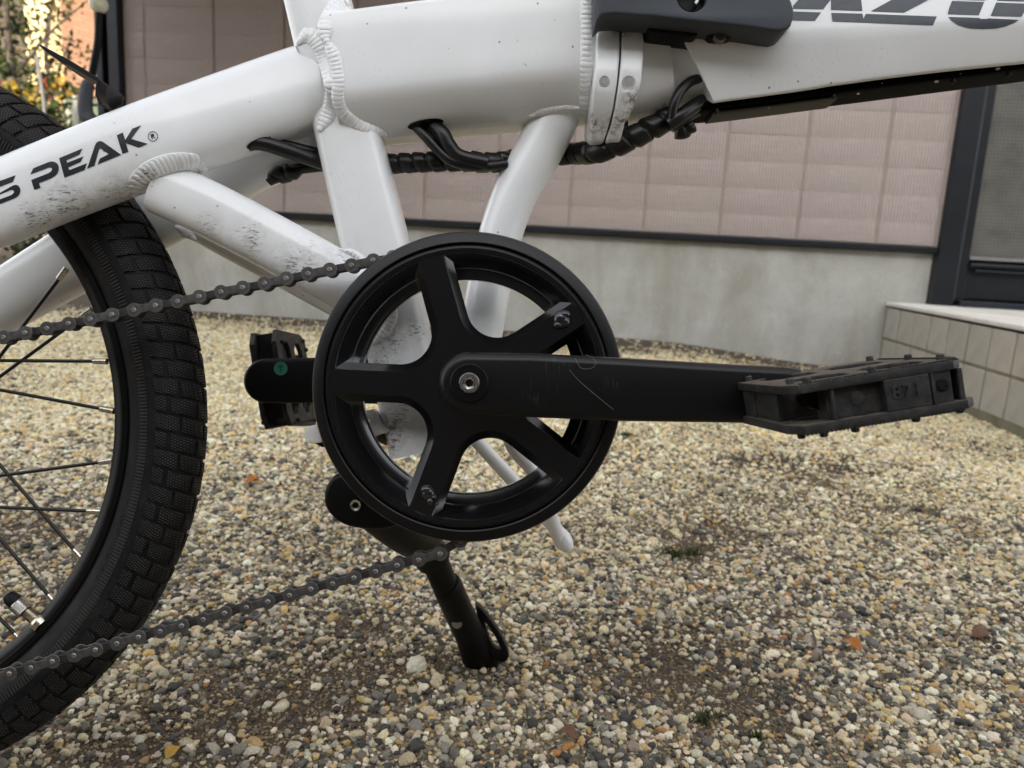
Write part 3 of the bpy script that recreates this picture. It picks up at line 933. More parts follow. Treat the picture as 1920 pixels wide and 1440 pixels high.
weld([(722, 560), (735, 590), (724, 618), (705, 640)], 11)
weld([(640, 470), (660, 474), (680, 488), (690, 505)], 7)
weld([(1211, 70), (1214, 110), (1212, 125), (1230, 131), (1236, 148)], 9)

# lettering on the tubes, laid onto their surface
def decal(polys, name, mat_, lift=.00025):
    for poly in polys:
        bm = bmesh.new()
        vs_ = [bm.verts.new((p[0], p[1], 0)) for p in poly]
        bm.faces.new(vs_)
        bm.normal_update()
        bmesh.ops.triangulate(bm, faces=bm.faces)
        for _ in range(4):
            es = [e for e in bm.edges if e.calc_length() > 9]
            if not es: break
            bmesh.ops.subdivide_edges(bm, edges=es, cuts=1)
            bmesh.ops.triangulate(bm, faces=bm.faces)
        bm.verts.index_update()
        mb = MB()
        P, ok = [], True
        for v in bm.verts:
            q, nn = hit(v.co.x, v.co.y, lift)
            if q is None: ok = False; break
            P.append(q)
        if ok:
            mb.add(P, [tuple(v.index for v in f.verts) for f in bm.faces])
            part(mb, name, mat_, sharp=180, weld=False)
        bm.free()
S6 = lambda pts, ox, oy: [(x / 6 + ox, y / 6 + oy) for x, y in pts]
def rnd(pts, it=1): return [tuple(p) for p in chaikin(pts, it)]
stay_text = [
    S6([(-170, 780), (178, 652), (146, 727), (-60, 805)], 0, 220),
    S6([(-60, 885), (150, 767), (185, 760), (212, 772), (230, 800), (232, 838), (218, 872), (190, 898), (150, 918), (-90, 1012), (-60, 948), (130, 875), (157, 852), (160, 832), (146, 818), (120, 820), (-60, 892)], 0, 220),
    S6([(342, 645), (378, 574), (540, 508), (580, 497), (620, 503), (650, 524), (664, 556), (664, 592), (648, 632), (618, 662), (575, 688), (443, 740), (458, 795), (388, 817), (353, 706), (545, 630), (578, 608), (590, 584), (580, 566), (552, 566)], 0, 220),
    S6([(667, 460), (932, 350), (897, 420), (750, 485), (760, 512), (942, 440), (910, 502), (770, 565), (782, 594), (980, 517), (955, 592), (728, 680)], 0, 220),
    S6([(983, 578), (1070, 318), (1086, 288), (1108, 272), (1136, 268), (1165, 280), (1365, 422), (1100, 532), (1125, 465), (1225, 415), (1130, 350), (1115, 370), (1065, 545)], 0, 220),
    S6([(1315, 203), (1383, 172), (1412, 255), (1490, 130), (1590, 90), (1478, 243), (1665, 300), (1562, 343), (1418, 292), (1447, 388), (1380, 413)], 0, 220)]
decal(stay_text, "lettering", DECAL2)
cxr, cyr = 1722 / 6, 216 / 6 + 220
ringp = [(cxr + 9.6 * math.cos(a), cyr + 9.6 * math.sin(a)) for a in np.linspace(0, 6.2, 40)] + [(cxr + 8.2 * math.cos(a), cyr + 8.2 * math.sin(a)) for a in np.linspace(6.2, 0, 40)]
decal([ringp], "lettering", DECAL2)
def rot2(pts, a, c): return [(c[0] + (x * math.cos(a) - y * math.sin(a)), c[1] + (x * math.sin(a) + y * math.cos(a))) for x, y in pts]
decal([rot2([(-3.6, 5), (-3.6, -5), (.8, -5), (2.6, -4.4), (3.5, -2.6), (2.9, -.6), (1.2, .5), (3.9, 5), (1.9, 5), (-.6, .8), (-1.8, .8), (-1.8, 5)], rad(-20), (cxr, cyr)),
       rot2([(-1.8, -3.5), (.6, -3.5), (1.6, -2.2), (.6, -.8), (-1.8, -.8)], rad(-20), (cxr, cyr))][:1], "lettering", DECAL2)
front_text = [
    S6([(1240, 68), (1400, -110), (1750, -110), (1580, 106), (1240, 98)], 1280, 0),
    S6([(1238, 132), (1556, 142), (1487, 237), (1238, 230)], 1280, 0),
    S6([(-252, -60), (-252, 112), (100, 125), (80, -60)], 1600, 0),
    S6([(195, 128), (540, -60), (960, -60), (570, 143)], 1600, 0),
    S6([(-250, 147), (100, 155), (112, 212), (138, 158), (938, 187), (893, 287), (-237, 243)], 1600, 0),
    S6([(1110, 12), (1470, 25), (1410, 173), (1058, 160), (1080, 80)], 1600, 0),
    S6([(1605, 30), (1960, 44), (1930, 120), (1890, 190), (1542, 180)], 1600, 0),
    S6([(1065, 192), (1410, 203), (1430, 215), (1500, 215), (1520, 208), (1860, 225), (1800, 262), (1700, 300), (1600, 320), (1450, 327), (1300, 318), (1180, 285), (1110, 240)], 1600, 0),
    S6([(1125, -60), (1500, -60), (1480, 6), (1118, -4)], 1600, 0),
    S6([(1640, -60), (1960, -50), (1930, 18), (1615, 8)], 1600, 0)]
decal(front_text, "lettering", DECAL)

# hinge: two clamp plates with cross holes, hinge cover lever, lock
def hinge_plate(rows, hole, hr, d_in=.500):
    front = {40: .457, 48: .4545, 110: .4465, 150: .4475, 175: .449, 205: .4545, 215: .456, 235: .461, 258: .466, 266: .468}
    mb = MB()
    for k in range(len(rows) - 1):
        pass
    fr, bk = [], []
    for y, xl, xr in rows:
        dd = front[y]
        fr += [C(xl, y, dd), C(xr, y, dd)]
        bk += [C(xl, y, dd) * 1, C(xr, y, dd) * 1]
    for b in bk: b.y = d_in
    n_ = len(rows)
    fs = []
    for i in range(n_ - 1):
        a, b, c, d = 2 * i, 2 * i + 1, 2 * i + 3, 2 * i + 2
        fs.append((a, b, c, d))
        o = 2 * n_
        fs += [(o + a, o + d, o + c, o + b), (a, d, o + d, o + a), (b, o + b, o + c, c)]
    o = 2 * n_
    fs += [(0, o, o + 1, 1), (2 * n_ - 2, 2 * n_ - 1, o + 2 * n_ - 1, o + 2 * n_ - 2)]
    mb.add(fr + bk, fs)
    ob = part(mb, "hinge_plate", WHITE, bevel=.0016)
    cb = MB()
    cc = C(hole[0], hole[1], .445)
    cb.lathe([(0, -.01), (hr, -.01), (hr * .98, .004), (hr * .7, .0075), (0, .009)], cc, (0.05, 1, -.1), 32)
    cut = part(cb, "cutter", WHITE)
    bmod = ob.modifiers.new("hole", 'BOOLEAN')
    bmod.object, bmod.operation, bmod.solver = cut, 'DIFFERENCE', 'EXACT'
    dg = bpy.context.evaluated_depsgraph_get()
    me_ = bpy.data.meshes.new_from_object(ob.evaluated_get(dg))
    ob.modifiers.clear()
    ob.data = me_
    bpy.data.objects.remove(cut)
    me_.polygons.foreach_set("use_smooth", [True] * len(me_.polygons))
    me_.set_sharp_from_angle(angle=rad(50))
    wnm = ob.modifiers.new('normals', 'WEIGHTED_NORMAL')
    wnm.weight, wnm.keep_sharp = 100, True
    return ob
hinge_plate([(40, 1124, 1162), (48, 1119, 1163), (110, 1117, 1162), (150, 1113, 1158), (175, 1110.5, 1154.5), (205, 1109, 1149.5), (235, 1107.5, 1142), (258, 1106, 1134.5), (266, 1113, 1132)], (1134, 149), .0034)
hinge_plate([(40, 1166.5, 1203), (48, 1165.5, 1207), (110, 1164.5, 1207), (150, 1160.5, 1203.5), (175, 1157, 1197), (205, 1152, 1186), (215, 1150, 1175), (235, 1144.5, 1171), (258, 1137, 1165), (266, 1135, 1163)], (1180, 152), .0044)
mb = MB().box(C(1160, 90, .50), (.03, .05, .06)).box(C(1150, 190, .50), (.012, .05, .05))
part(mb, "hinge_core", BLACK)
# weld collar right of the hinge and the lower lug
part(sweep([(1160, 137, .489, 98, .0318), (1238, 127, .489, 98, .0318)], OV, n=2), "hinge_lug", WHITE)
P2 = lambda pts, d, it=0: [C2(x, y, d) for x, y in (chaikin(pts, it) if it else pts)]
cover = [(1117, -120), (1117, 36), (1118, 39), (1131, 27), (1150, 25), (1220, 30), (1330, 42), (1400, 49), (1440, 55.5), (1462, 58), (1475, 54), (1484, 45), (1488.5, 33), (1489, 20), (1485, 4), (1478, -10), (1468, -120)]
hole = [(1298 + 28 * math.cos(a), -7 + 28 * math.sin(a)) for a in np.linspace(0, 2 * math.pi, 32, endpoint=False)]
lever = part(MB().plate([P2(cover, .428), P2(hole, .428)], .428, .022, .0014, 2), "hinge_lever", LEVER)
under = [(1124, -30), (1124, 34), (1136, 30), (1207, 36), (1207, 52), (1215, 66), (1296, 76), (1303, 73), (1309, 64), (1322, 64), (1323, 72), (1330, 78), (1352, 80), (1363, 78), (1408, 60), (1420, 59), (1452, 65), (1466, 63), (1478, 54), (1470, -30)]
part(MB().plate([P2(under, .447)], .442, .03, .001, 1), "lever_underside", BLACK, lever)
mb = MB().lathe([(0, -.0006), (.0015, -.0006), (.0016, -.0012), (.0034, -.0012), (.0038, -.0004), (.0040, .002)], C(1350, 67, .4415), (0, 1, 0), 20)
part(mb, "screw", simple("dull_screw", (.20, .18, .15), .4, .9), lever)
mb = MB().lathe([(0, .006), (.0084, .006), (.0086, .0)], C(1298, -7, .431), (0, 1, 0), 32)
lock = part(mb, "lock_cylinder", BLACK)
mb = MB().lathe([(.0018, -.0006), (.0034, -.0012), (.0040, -.0006), (.0040, .005)], C(1298, 0, .432), (0, 1, 0), 28, a0=-.8, a1=1.0)
part(mb, "keyway", simple("dull_steel", (.30, .30, .30), .38, .9), lock)

# battery rail under the front tube
mb = sweep([(1302, 213, .478, 6, .012), (1326, 210, .478, 9, .014), (1500, 188, .478, 8.5, .014), (1900, 137, .478, 8, .014), (2400, 73, .478, 8, .014)], superellipse(32, 5), n=3)
rail = part(mb, "battery_rail", RAIL, sharp=60)
mb = sweep([(1330, 221, .478, 3.5, .010), (1420, 210, .478, 3, .010), (1560, 192, .478, 2, .010)], superellipse(20, 3), n=3)
part(mb, "rail_lip", plastic("grey_plastic", (.02, .02, .02), .5, .2), rail)
for px, py in ((1345, 207), (1565, 179), (1790, 150), (1895, 136)):
    part(MB().lathe([(0, 0), (.0010, 0), (.0014, .0008), (.0015, .003)], C(px, py, .4612), (0, 1, 0), 16), "screw", BLACK, rail)
for px, py, s in ((1442, 204, .0006), (1609, 178, .0010), (1756, 155, .0016), (1871, 131, .0016), (1801, 140, .0004), (1654, 158, .0004)):
    q = C(px, py - 2, .4620)
    part(MB().ellipsoid(q, Vector((s, 0, s * .25)), Vector((-s * .2, 0, s * .5)), Vector((0, -.0005, 0)), 7, 4), "paint_chip", simple("chipped_grey", (.34, .34, .32), .7) if 'chipped_grey' not in bpy.data.materials else bpy.data.materials['chipped_grey'], rail)

# cables: spiral wrap, cables out of the ports
def spiral(pts, name, pitch=.0085, hand=1):
    path = [C(*p[:3]) for p in catmull(pts, 40)]
    rr_ = [p[3] for p in catmull(pts, 40)]
    L = [0]
    for a, b in zip(path, path[1:]): L.append(L[-1] + (b - a).length)
    tot = L[-1]
    n_s = int(tot / .0007)
    s_ = np.linspace(0, tot, n_s)
    A = np.array(path)
    pos = np.stack([np.interp(s_, L, A[:, k]) for k in range(3)], -1)
    rad_ = np.interp(s_, L, rr_)
    rings, U = [], None
    nn = 22
    for i in range(n_s):
        t = Vector(pos[min(i + 1, n_s - 1)] - pos[max(i - 1, 0)]).normalized()
        if U is None: U = t.orthogonal().normalized()
        U = (U - t * U.dot(t)).normalized()
        W = t.cross(U)
        ring = []
        for k in range(nn):
            a = 2 * math.pi * k / nn
            fr = (s_[i] / pitch - hand * k / nn) % 1.0
            r = rad_[i] * (.74 + .26 * min(1, fr / .25) - .10 * max(0, (fr - .25) / .75) - (.0 if fr < .96 else .2))
            ring.append(Vector(pos[i]) + (U * math.cos(a) + W * math.sin(a)) * r)
        rings.append(ring)
    return part(MB().rings(rings), name, CABLE, sharp=60)
spiral([(640, 312, .505, .0062), (735, 307, .497, .0068), (800, 304, .492, .0068), (870, 302, .49, .0070), (925, 305, .487, .0068), (985, 295, .50, .0068), (1030, 289, .512, .0075)], "cable_wrap", .0095)
spiral([(1020, 292, .512, .0072), (1075, 288, .505, .0076), (1120, 284, .482, .0078), (1165, 268, .476, .0078), (1205, 248, .474, .0080), (1240, 230, .474, .0078), (1258, 219, .475, .0074)], "cable_wrap", .0125)
spiral([(1268, 243, .477, .006), (1283, 243, .477, .0062), (1296, 234, .477, .0055)], "cable_wrap", .011)
def cable(pts, r, name="cable"):
    return part(MB().tube([C(*p) for p in catmull(pts, 10)], r, 14), name, CABLE, sharp=60)
cable([(466, 270, .470), (480, 268, .468), (505, 272, .468), (560, 290, .474), (625, 312, .488)], .0046)
cable([(478, 263, .474), (520, 270, .476), (570, 282, .482), (630, 296, .492)], .0038)
cable([(520, 331, .496), (545, 321, .496), (580, 314, .499), (640, 308, .506)], .0036)
spiral([(503, 343, .494, .0026), (516, 331, .494, .0052), (532, 326, .494, .0064), (546, 325, .494, .0056), (562, 318, .496, .0036)], "cable_wrap", .010)
cable([(779, 236, .478), (800, 258, .476), (822, 282, .476), (850, 303, .476), (900, 312, .478), (950, 308, .482)], .0032)
cable([(812, 232, .478), (830, 250, .474), (842, 272, .474), (862, 293, .475), (915, 306, .476)], .0045)
cable([(800, 234, .480), (818, 252, .478), (838, 279, .477), (866, 300, .477)], .0028)
cable([(1259, 224, .462), (1264, 196, .460), (1275, 172, .460), (1293, 154, .462), (1312, 147, .466), (1335, 144, .476)], .0030)
cable([(1252, 234, .464), (1275, 218, .463), (1300, 200, .466), (1325, 187, .472), (1345, 180, .48)], .0044)
cable([(1258, 240, .470), (1285, 222, .470), (1312, 206, .474), (1340, 196, .48)], .0032)
# cable ports: rubber edged slots in the tubes
def port(px, py, a, b, rot):
    ring = []
    for k in range(28):
        t = 2 * math.pi * k / 28
        x, y = a * math.cos(t), b * math.sin(t)
        ring.append((px + x * math.cos(rot) - y * math.sin(rot), py + x * math.sin(rot) + y * math.cos(rot)))
    decal([ring], "cable_port", BLACK, .0005)
port(487, 268, 26, 9, rad(-18))
port(798, 232, 34, 9, rad(-10))
port(1318, 196, 12, 8, rad(-30))

# ---------------------------------------------------------------- chain guard, chainring, cranks
GC = C(876.5, 725, .438)
AX = (0, 1, 0)
RIMG = plastic("black_satin_plastic", (.0026, .0028, .0034), .34, .25, spec=.3)
guard_rim = MB().lathe([(.0865, .009), (.0893, .007), (.0898, .004), (.0898, .0002), (.0890, -.0014), (.0870, -.0022), (.0833, -.0030), (.0826, -.0026), (.0822, -.0008), (.0818, -.0008), (.0814, -.0030), (.0806, -.0040),
                        (.0795, -.0042), (.0795, .0150), (.0865, .0150), (.0865, .009)], GC, AX, 160)
guard = part(guard_rim, "chain_guard", RIMG, sharp=28)
bowl = MB().lathe([(.0794, -.0042), (.0776, -.0040), (.0702, .0036), (.0696, .0042), (.0692, .0066), (.0655, .0098), (.0642, .0104), (.0632, .0112), (.0632, .0150), (.0794, .0150), (.0794, -.0042)], GC, AX, 160)
part(bowl, "guard_bowl", GUARD, guard, sharp=28)
def window(k, w, rho, ro):
    a0 = rad(177.5 - 72 * k)
    a1 = a0 - rad(72)
    bis = (a0 + a1) / 2
    half_ = rad(36)
    cdist = (w + rho) / math.sin(half_)
    c = np.array([math.cos(bis), math.sin(bis)]) * cdist
    pts = []
    # outer arc from spoke k side to spoke k+1 side
    da = math.asin(w / ro)
    for t in np.linspace(a0 - da, a1 + da, 22):
        pts.append(np.array([math.cos(t), math.sin(t)]) * ro)
    # inner fillet: from the tangent on spoke k+1 round to the tangent on spoke k
    n1 = a1 - rad(90) + rad(180)                       # normal of the spoke k+1 edge pointing into the window
    n0 = a0 + rad(90) - rad(180)
    s, e = n1 + math.pi, n0 + math.pi
    s = bis + math.pi - (rad(90) - half_) * -1
    for t in np.linspace(bis + math.pi + (rad(90) - half_), bis + math.pi - (rad(90) - half_), 14):
        pts.append(c + rho * np.array([math.cos(t), math.sin(t)]))
    return pts
def guard_pts(p): return [(GC.x + q[0], GC.z + q[1]) for q in p]
outer = [np.array([math.cos(t), math.sin(t)]) * .0792 for t in np.linspace(0, 2 * math.pi, 120, endpoint=False)]
mb = MB().plate([guard_pts(outer)] + [guard_pts(window(k, .0102, .0185, .0765)) for k in range(5)], GC.y - .0036, .004, .0)
sp1 = MB()
cu_off = .0034
mb2 = MB()
# front faces flat, sides chamfered outwards then straight back
for k in range(5):
    a = window(k, .0068, .0222, .0765)
    b = window(k, .0112, .0178, .0762)
    c3 = window(k, .0108, .0180, .0740)
    ra = [Vector((GC.x + q[0], GC.y - .0036, GC.z + q[1])) for q in a]
    rb = [Vector((GC.x + q[0], GC.y + .0010, GC.z + q[1])) for q in b]
    rc = [Vector((GC.x + q[0], GC.y + .0125, GC.z + q[1])) for q in c3]
    mb2.rings([ra, rb, rc], cap0=False, cap1=False)
front = MB()
cu = MB().plate([guard_pts([q * (.0775 / .0792) for q in outer])] + [guard_pts(window(k, .0068, .0222, .0765)) for k in range(5)], GC.y - .0036, .0008, 0)
mb2.add(cu.v, cu.f)
part(mb2, "spider", GUARD, guard, sharp=30, weld=False)
# shiny lumps melted onto two spokes
for (px, py, s), pts in (((1052, 600, 1.0), [(0, 0, 15, 19), (7, -10, 11, 9), (-6, 10, 9, 9), (9, 4, 8, 12)]), ((803, 926, 1.0), [(0, 0, 13, 15), (11, 6, 6, 6), (4, 14, 7, 10), (-3, -8, 12, 9), (16, 18, 4, 4)])):
    mb = MB()
    for dx, dy, a, b in pts:
        q = C(px + dx, py + dy, GC.y - .0036)
        k = q.y / F
        mb.ellipsoid(q, Vector((a * k, 0, 0)), Vector((0, 0, b * k)), Vector((0, -.0028, 0)), 14, 8)
    part(mb, "melted_lump", N("shiny_black_lump").done((.012, .013, .016), .12, 0, None, .6), guard, sharp=180, weld=False)
# toothed chainring behind
mb = MB()
teeth = []
for k in range(44):
    for da, r in ((-.35, .0855), (-.12, .0905), (.12, .0905), (.35, .0855)):
        t = 2 * math.pi * (k + .5 + da) / 44
        teeth.append((GC.x + r * math.cos(t) * .985, GC.z + r * math.sin(t) * .985))
inner = [(GC.x + .0655 * math.cos(t), GC.z + .0655 * math.sin(t)) for t in np.linspace(0, 2 * math.pi, 80, endpoint=False)]
mb.plate([teeth, inner], .4535, .002, 0)
part(mb, "chainring", CHAIN)

# right crank arm
cr = [(880 + 58 * math.cos(t), 718 - 58 * math.sin(t)) for t in np.linspace(rad(96), rad(264), 22)]
bot = [(1000, 783), (1170, 790), (1380, 793), (1470, 796), (1500, 789), (1516, 765), (1519, 740)]
top = [(1515, 706), (1502, 691), (1470, 687), (1380, 683), (1160, 670), (1000, 662)]
crank_ol = cr + bot + top
part(MB().plate([P2(crank_ol, .411)], .409, .024, .0048, 4), "crank_arm", CRANK, sharp=40)
CB = C(880, 718, .4085)
mb = MB().lathe([(.0172, .004), (.0168, .0004), (.0160, -.0012), (.0108, -.0016), (.0104, -.0008), (.0102, .001), (0, .001)], CB, AX, 48)
mb = MB().lathe([(.0104, .002), (.0104, -.0006), (.0099, -.0010), (.0058, -.0010), (.0054, -.0004), (.0054, .002)], CB, AX, 48)
cap = part(mb, "crank_cap", BLACK, sharp=30)
mb = MB().lathe([(.0056, .001), (.0056, -.0016), (.0050, -.0024), (.0034, -.0024)], CB, AX, 40)
hx = lambda r, y: [CB + Vector((r * math.cos(rad(60 * k + 12)), y, r * math.sin(rad(60 * k + 12)))) for k in range(6)]
mb.rings([hx(.0035, -.0022), hx(.0034, .0002), hx(.0012, .0008)], cap0=False, cap1=True)
part(mb, "crank_bolt", STEEL, cap, sharp=30)
# a stray hair lying on the arm
hair = [(1067, 693), (1085, 713), (1110, 735), (1150, 768)]
hair2 = [(1078, 672), (1090, 690), (1110, 690), (1117, 680), (1110, 670), (1098, 665)]
for hp in (hair, hair2):
    part(MB().tube([C(x, y, .4088) for x, y in catmull(hp, 8)], .00007, 6), "stray_hair", simple("pale_hair", (.22, .22, .21), .4) if 'pale_hair' not in bpy.data.materials else bpy.data.materials['pale_hair'])

# left crank arm behind the wheel side
def arc(cx, cy, r, a0, a1, n=18): return [(cx + r * math.cos(t), cy - r * math.sin(t)) for t in np.linspace(rad(a0), rad(a1), n)]
lc = arc(499, 714, 41.5, 90, 270) + [(700, 757), (860, 770), (905, 740), (905, 690), (860, 664), (700, 668)]
part(MB().plate([P2(lc, .563)], .560, .022, .003, 3), "crank_arm", BLACK, sharp=40)
st_ = MB().lathe([(0, 0), (.0050, 0), (.0050, .0006)], C(526, 691, .5594), AX, 32)
stk = part(st_, "green_sticker", GREEN)
mk = MB()
for (dx, dy, w, h) in ((0, 0, 1, 14), (0, -3, 9, 1), (0, 3, 11, 1), (-3, 5, 1, 6), (3, 5, 1, 6)):
    k = .559 / F
    mk.box(C(526 + dx, 691 - dy, .5592), (w * k, .0002, h * k))
part(mk, "sticker_mark", DECAL2, stk, weld=False)

# ---------------------------------------------------------------- pedals
def make_pedal(center, rot, name_scale=1):
    pd = empty("pedal")
    pd.parent = bike
    pd.matrix_local = Matrix.Translation(center - BC) @ rot
    L, Wd, T = .080, .086, .0225                        # along, across, thick
    def pp(mb, name, **kw): return mb.build(name, PEDAL, pd, None, **kw)
    for s in (1, -1):
        mb = MB()
        c = .011
        e = .004 if s < 0 else 0
        ol = [(-L / 2, -Wd / 2 + c), (-L / 2 + c * .4, -Wd / 2), (L / 2 + e - .006, -Wd / 2), (L / 2 + e, -Wd / 2 + .006), (L / 2, Wd / 2 - .008), (L / 2 - .010, Wd / 2), (-L / 2 + .010, Wd / 2), (-L / 2, Wd / 2 - .008)]
        il = [[(-L / 2 + .009, -Wd / 2 + .015), (-.004, -Wd / 2 + .011), (-.004, -.006), (-L / 2 + .009, -.006)], [(.004, -Wd / 2 + .011), (L / 2 - .009, -Wd / 2 + .011), (L / 2 - .009, -.006), (.004, -.006)],
              [(-L / 2 + .009, .006), (-.004, .006), (-.004, Wd / 2 - .012), (-L / 2 + .009, Wd / 2 - .012)], [(.004, .006), (L / 2 - .009, .006), (L / 2 - .009, Wd / 2 - .012), (.004, Wd / 2 - .012)]]
        # plate() lays outlines in x-z with thickness along y: swap to lie flat
        q = MB().plate([ol] + [chaikin(h, 1) for h in il], 0, .0042, .0006, 1)
        zc = s * (T / 2 - .0021)
        mb.add([(v[0], v[2], zc + (v[1] - .0021) * -s) for v in q.v], q.f)
        cage = pp(mb, "cage_plate", sharp=30)
        # fine serration along the near and front edges
        tm = MB()
        for k in range(40):
            x = -L / 2 + .006 + k * (L - .010) / 39
            tm.box((x, -Wd / 2 + .0012, s * (T / 2 + .0002)), (.0009, .002, .0008))
        for k in range(42):
            y = -Wd / 2 + .008 + k * (Wd - .018) / 41
            tm.box((L / 2 - .0012, y, s * (T / 2 + .0002)), (.002, .0009, .0008))
        t_ = tm.build("serration", PEDAL, cage, weld=False)
        t_['kind'] = 'stuff'
        sps = [(-.034, -.030), (-.030, -.0395), (.036, -.030), (.037, .0), (.034, .034), (.0, -.0385), (-.034, .03)] if s > 0 else [(-.034, -.034), (-.026, -.0395), (-.012, -.040), (.016, -.039), (.039, -.034), (.036, .02), (-.03, .03)]
        for x, y in sps:
            sb = MB().lathe([(.0020, 0), (.0018, .0022), (.0013, .0027), (0, .0027)], (x, y, s * T / 2), (0, 0, s), 12)
            sb.build("stud", PEDAL, cage, sharp=35)
    h = T - .0082
    core = MB()
    core.box((-.0250, .006, 0), (.024, .046, h))                        # dark inner left block
    core.box((.006, -Wd / 2 + .0115, 0), (.056, .013, h))               # recessed near wall
    core.box((-.0205, -Wd / 2 + .005, 0), (.0016, .008, h))             # rib
    core.box((-.003, .024, 0), (.07, .020, h))
    core.box((.0375, -.004, 0), (.0025, .074, h))                       # front wall
    core.box((-.004, 0, 0), (.018, Wd - .02, h * .9))                   # axle housing
    core = pp(core, "core", weld=False, bevel=.0006)
    MB().box((.0125, -Wd / 2 + .0030, 0), (.0205, .006, h)).build("number_panel", PEDAL, core, bevel=.0006)
    MB().box((.0285, -Wd / 2 + .0042, 0), (.0085, .006, h)).build("logo_panel", PEDAL, core, bevel=.0005)
    MB().box((.0238, -Wd / 2 + .0022, 0), (.0014, .005, h)).build("rib", PEDAL, core)
    MB().lathe([(.0034, .002), (.0034, .0), (.0026, -.0003), (0, -.0003)], (-.008, -Wd / 2 + .0047, .0005), AX, 24).build("date_button", PEDAL, core, sharp=30)
    lg = MB().lathe([(.0030, .002), (.0030, -.0005), (.0026, -.0006), (0, -.0006)], (.0285, -Wd / 2 + .0012, .001), AX, 24)
    for k in range(9):
        a = rad(40 * k)
        lg.box((.0285 + .0019 * math.cos(a), -Wd / 2 + .0004, .001 + .0019 * math.sin(a)), (.0009, .0006, .0009))
    lg.build("round_logo", RUBBER, core, sharp=30, weld=False)
    tc = bpy.data.curves.new("t", 'FONT')
    tc.body, tc.size, tc.extrude, tc.offset = "871", .0082, .0005, .0001
    tc.align_x, tc.align_y = 'CENTER', 'CENTER'
    tc.space_character = 1.15
    to = bpy.data.objects.new("t", tc)
    tme = bpy.data.meshes.new_from_object(to)
    m8 = MB().add([(.0118 + v.co.x, -Wd / 2 - .0002 - v.co.z, .0008 + v.co.y) for v in tme.vertices], [tuple(p.vertices) for p in tme.polygons])
    bpy.data.objects.remove(to)
    m8.build("moulded_number", PEDAL, core, sharp=30)
    return pd
make_pedal(Vector((.1632, .3785, -.0048)), Matrix.Rotation(rad(-9.2), 4, 'Y') @ Matrix.Rotation(rad(1.5), 4, 'X'))
make_pedal(C(533, 712, .624), Matrix.Rotation(rad(-99), 4, 'Y') @ Matrix.Rotation(rad(180), 4, 'Z') @ Matrix.Scale(.95, 4))
part(MB().tube([C(1463, 741, .40), C(1463, 741, .40) + Vector((0, -.05, 0))], .006, 16), "pedal_axle", BLACK)
part(MB().tube([C(499, 714, .575), C(499, 714, .575) + Vector((0, .06, 0))], .006, 16), "pedal_axle", BLACK)

# ---------------------------------------------------------------- chain
def link_mesh(kind, pitch):
    half_, r, w = pitch / 2, .0042, .0024
    ol = []
    for t in np.linspace(rad(-145), rad(145), 14): ol.append((half_ + r * math.cos(t), r * math.sin(t)))
    ol.append((0, w))
    for t in np.linspace(rad(35), rad(325), 14): ol.append((-half_ + r * math.cos(t), r * math.sin(t)))
    ol.append((0, -w))
    mb = MB()
    if kind == 'outer_link':
        for y in (-.0040, .0030): mb.plate([ol], y, .0010, .0002, 0)
        for s in (-1, 1):
            mb.lathe([(0, -.0046), (.0011, -.0046), (.00155, -.0042), (.00155, .0046), (0, .0046)], (s * half_, 0, 0), AX, 14, mat=1)
    else:
        ol2 = [(x * .98, z * .92) for x, z in ol]
        for y in (-.0028, .0018): mb.plate([ol2], y, .0010, .0002, 0)
        for s in (-1, 1):
            mb.lathe([(.0, -.0018), (.0038, -.0018), (.0038, .0018), (0, .0018)], (s * half_, 0, 0), AX, 16)
    return mb.mesh(kind, [CHAIN if kind == 'outer_link' else GREASY, PIN], sharp=35, weld=False)
chain = empty("chain")
chain.parent = bike
chain.location = C(400, 720, .447) - BC
CH_O = C(400, 720, .447)
lm = {k: link_mesh(k, .01270) for k in ('outer_link', 'inner_link')}
def run(p0, p1, n0, n1, first_outer, sag=0, extra=()):
    pins = []
    for i in range(n0, n1 + 1):
        t = i
        x = p0[0] + (p1[0] - p0[0]) * t
        y = p0[1] + (p1[1] - p0[1]) * t + sag * math.sin(i * 1.7) 
        pins.append(C(x, y, .447))
    pins += [C(x, y, .447) for x, y in extra]
    for i, (a, b) in enumerate(zip(pins, pins[1:])):
        kind = 'outer_link' if (i + n0 + (0 if first_outer else 1)) % 2 == 0 else 'inner_link'
        o = bpy.data.objects.new(kind, lm[kind])
        COL.objects.link(o)
        o.parent = chain
        m = (a + b) / 2
        o.location = m - CH_O
        d = b - a
        o.rotation_euler = (rng.normal(0, .02), -math.atan2(d.z, d.x), 0)
        o.scale.x = d.length / .0127
run((14.3, 633.3), (14.3 + 40.45, 633.3 - 8.42), -4, 17, True, .5, ((739, 484), (777, 471)))
run((26, 1258.5), (26 + 40.03, 1258.5 - 11.15), -4, 20, False, .5, ((864, 1012), (902, 997)))

# ---------------------------------------------------------------- rear wheel
WC = WHEEL_C
ty = []
for b in np.linspace(rad(-148), rad(148), 40):
    ty.append((TYRE_R + TYRE_A * math.cos(b), TYRE_A * math.sin(b)))
tyre = part(MB().lathe(ty, WC, AX, 200), "tyre", RUBBER, sharp=180)
rm = [(.2055, -.0125), (.2040, -.0132), (.2025, -.0128), (.2020, -.0110), (.1990, -.0106), (.1985, -.0112), (.1950, -.0114), (.1945, -.0104), (.1915, -.0098), (.1885, -.0080), (.1868, -.0045), (.1865, 0)]
rm = rm + [(r, -y) for r, y in reversed(rm[:-1])] + [(.198, 0)]
part(MB().lathe(rm, WC, AX, 200, closed_prof=True), "rim", RIMM, sharp=25)
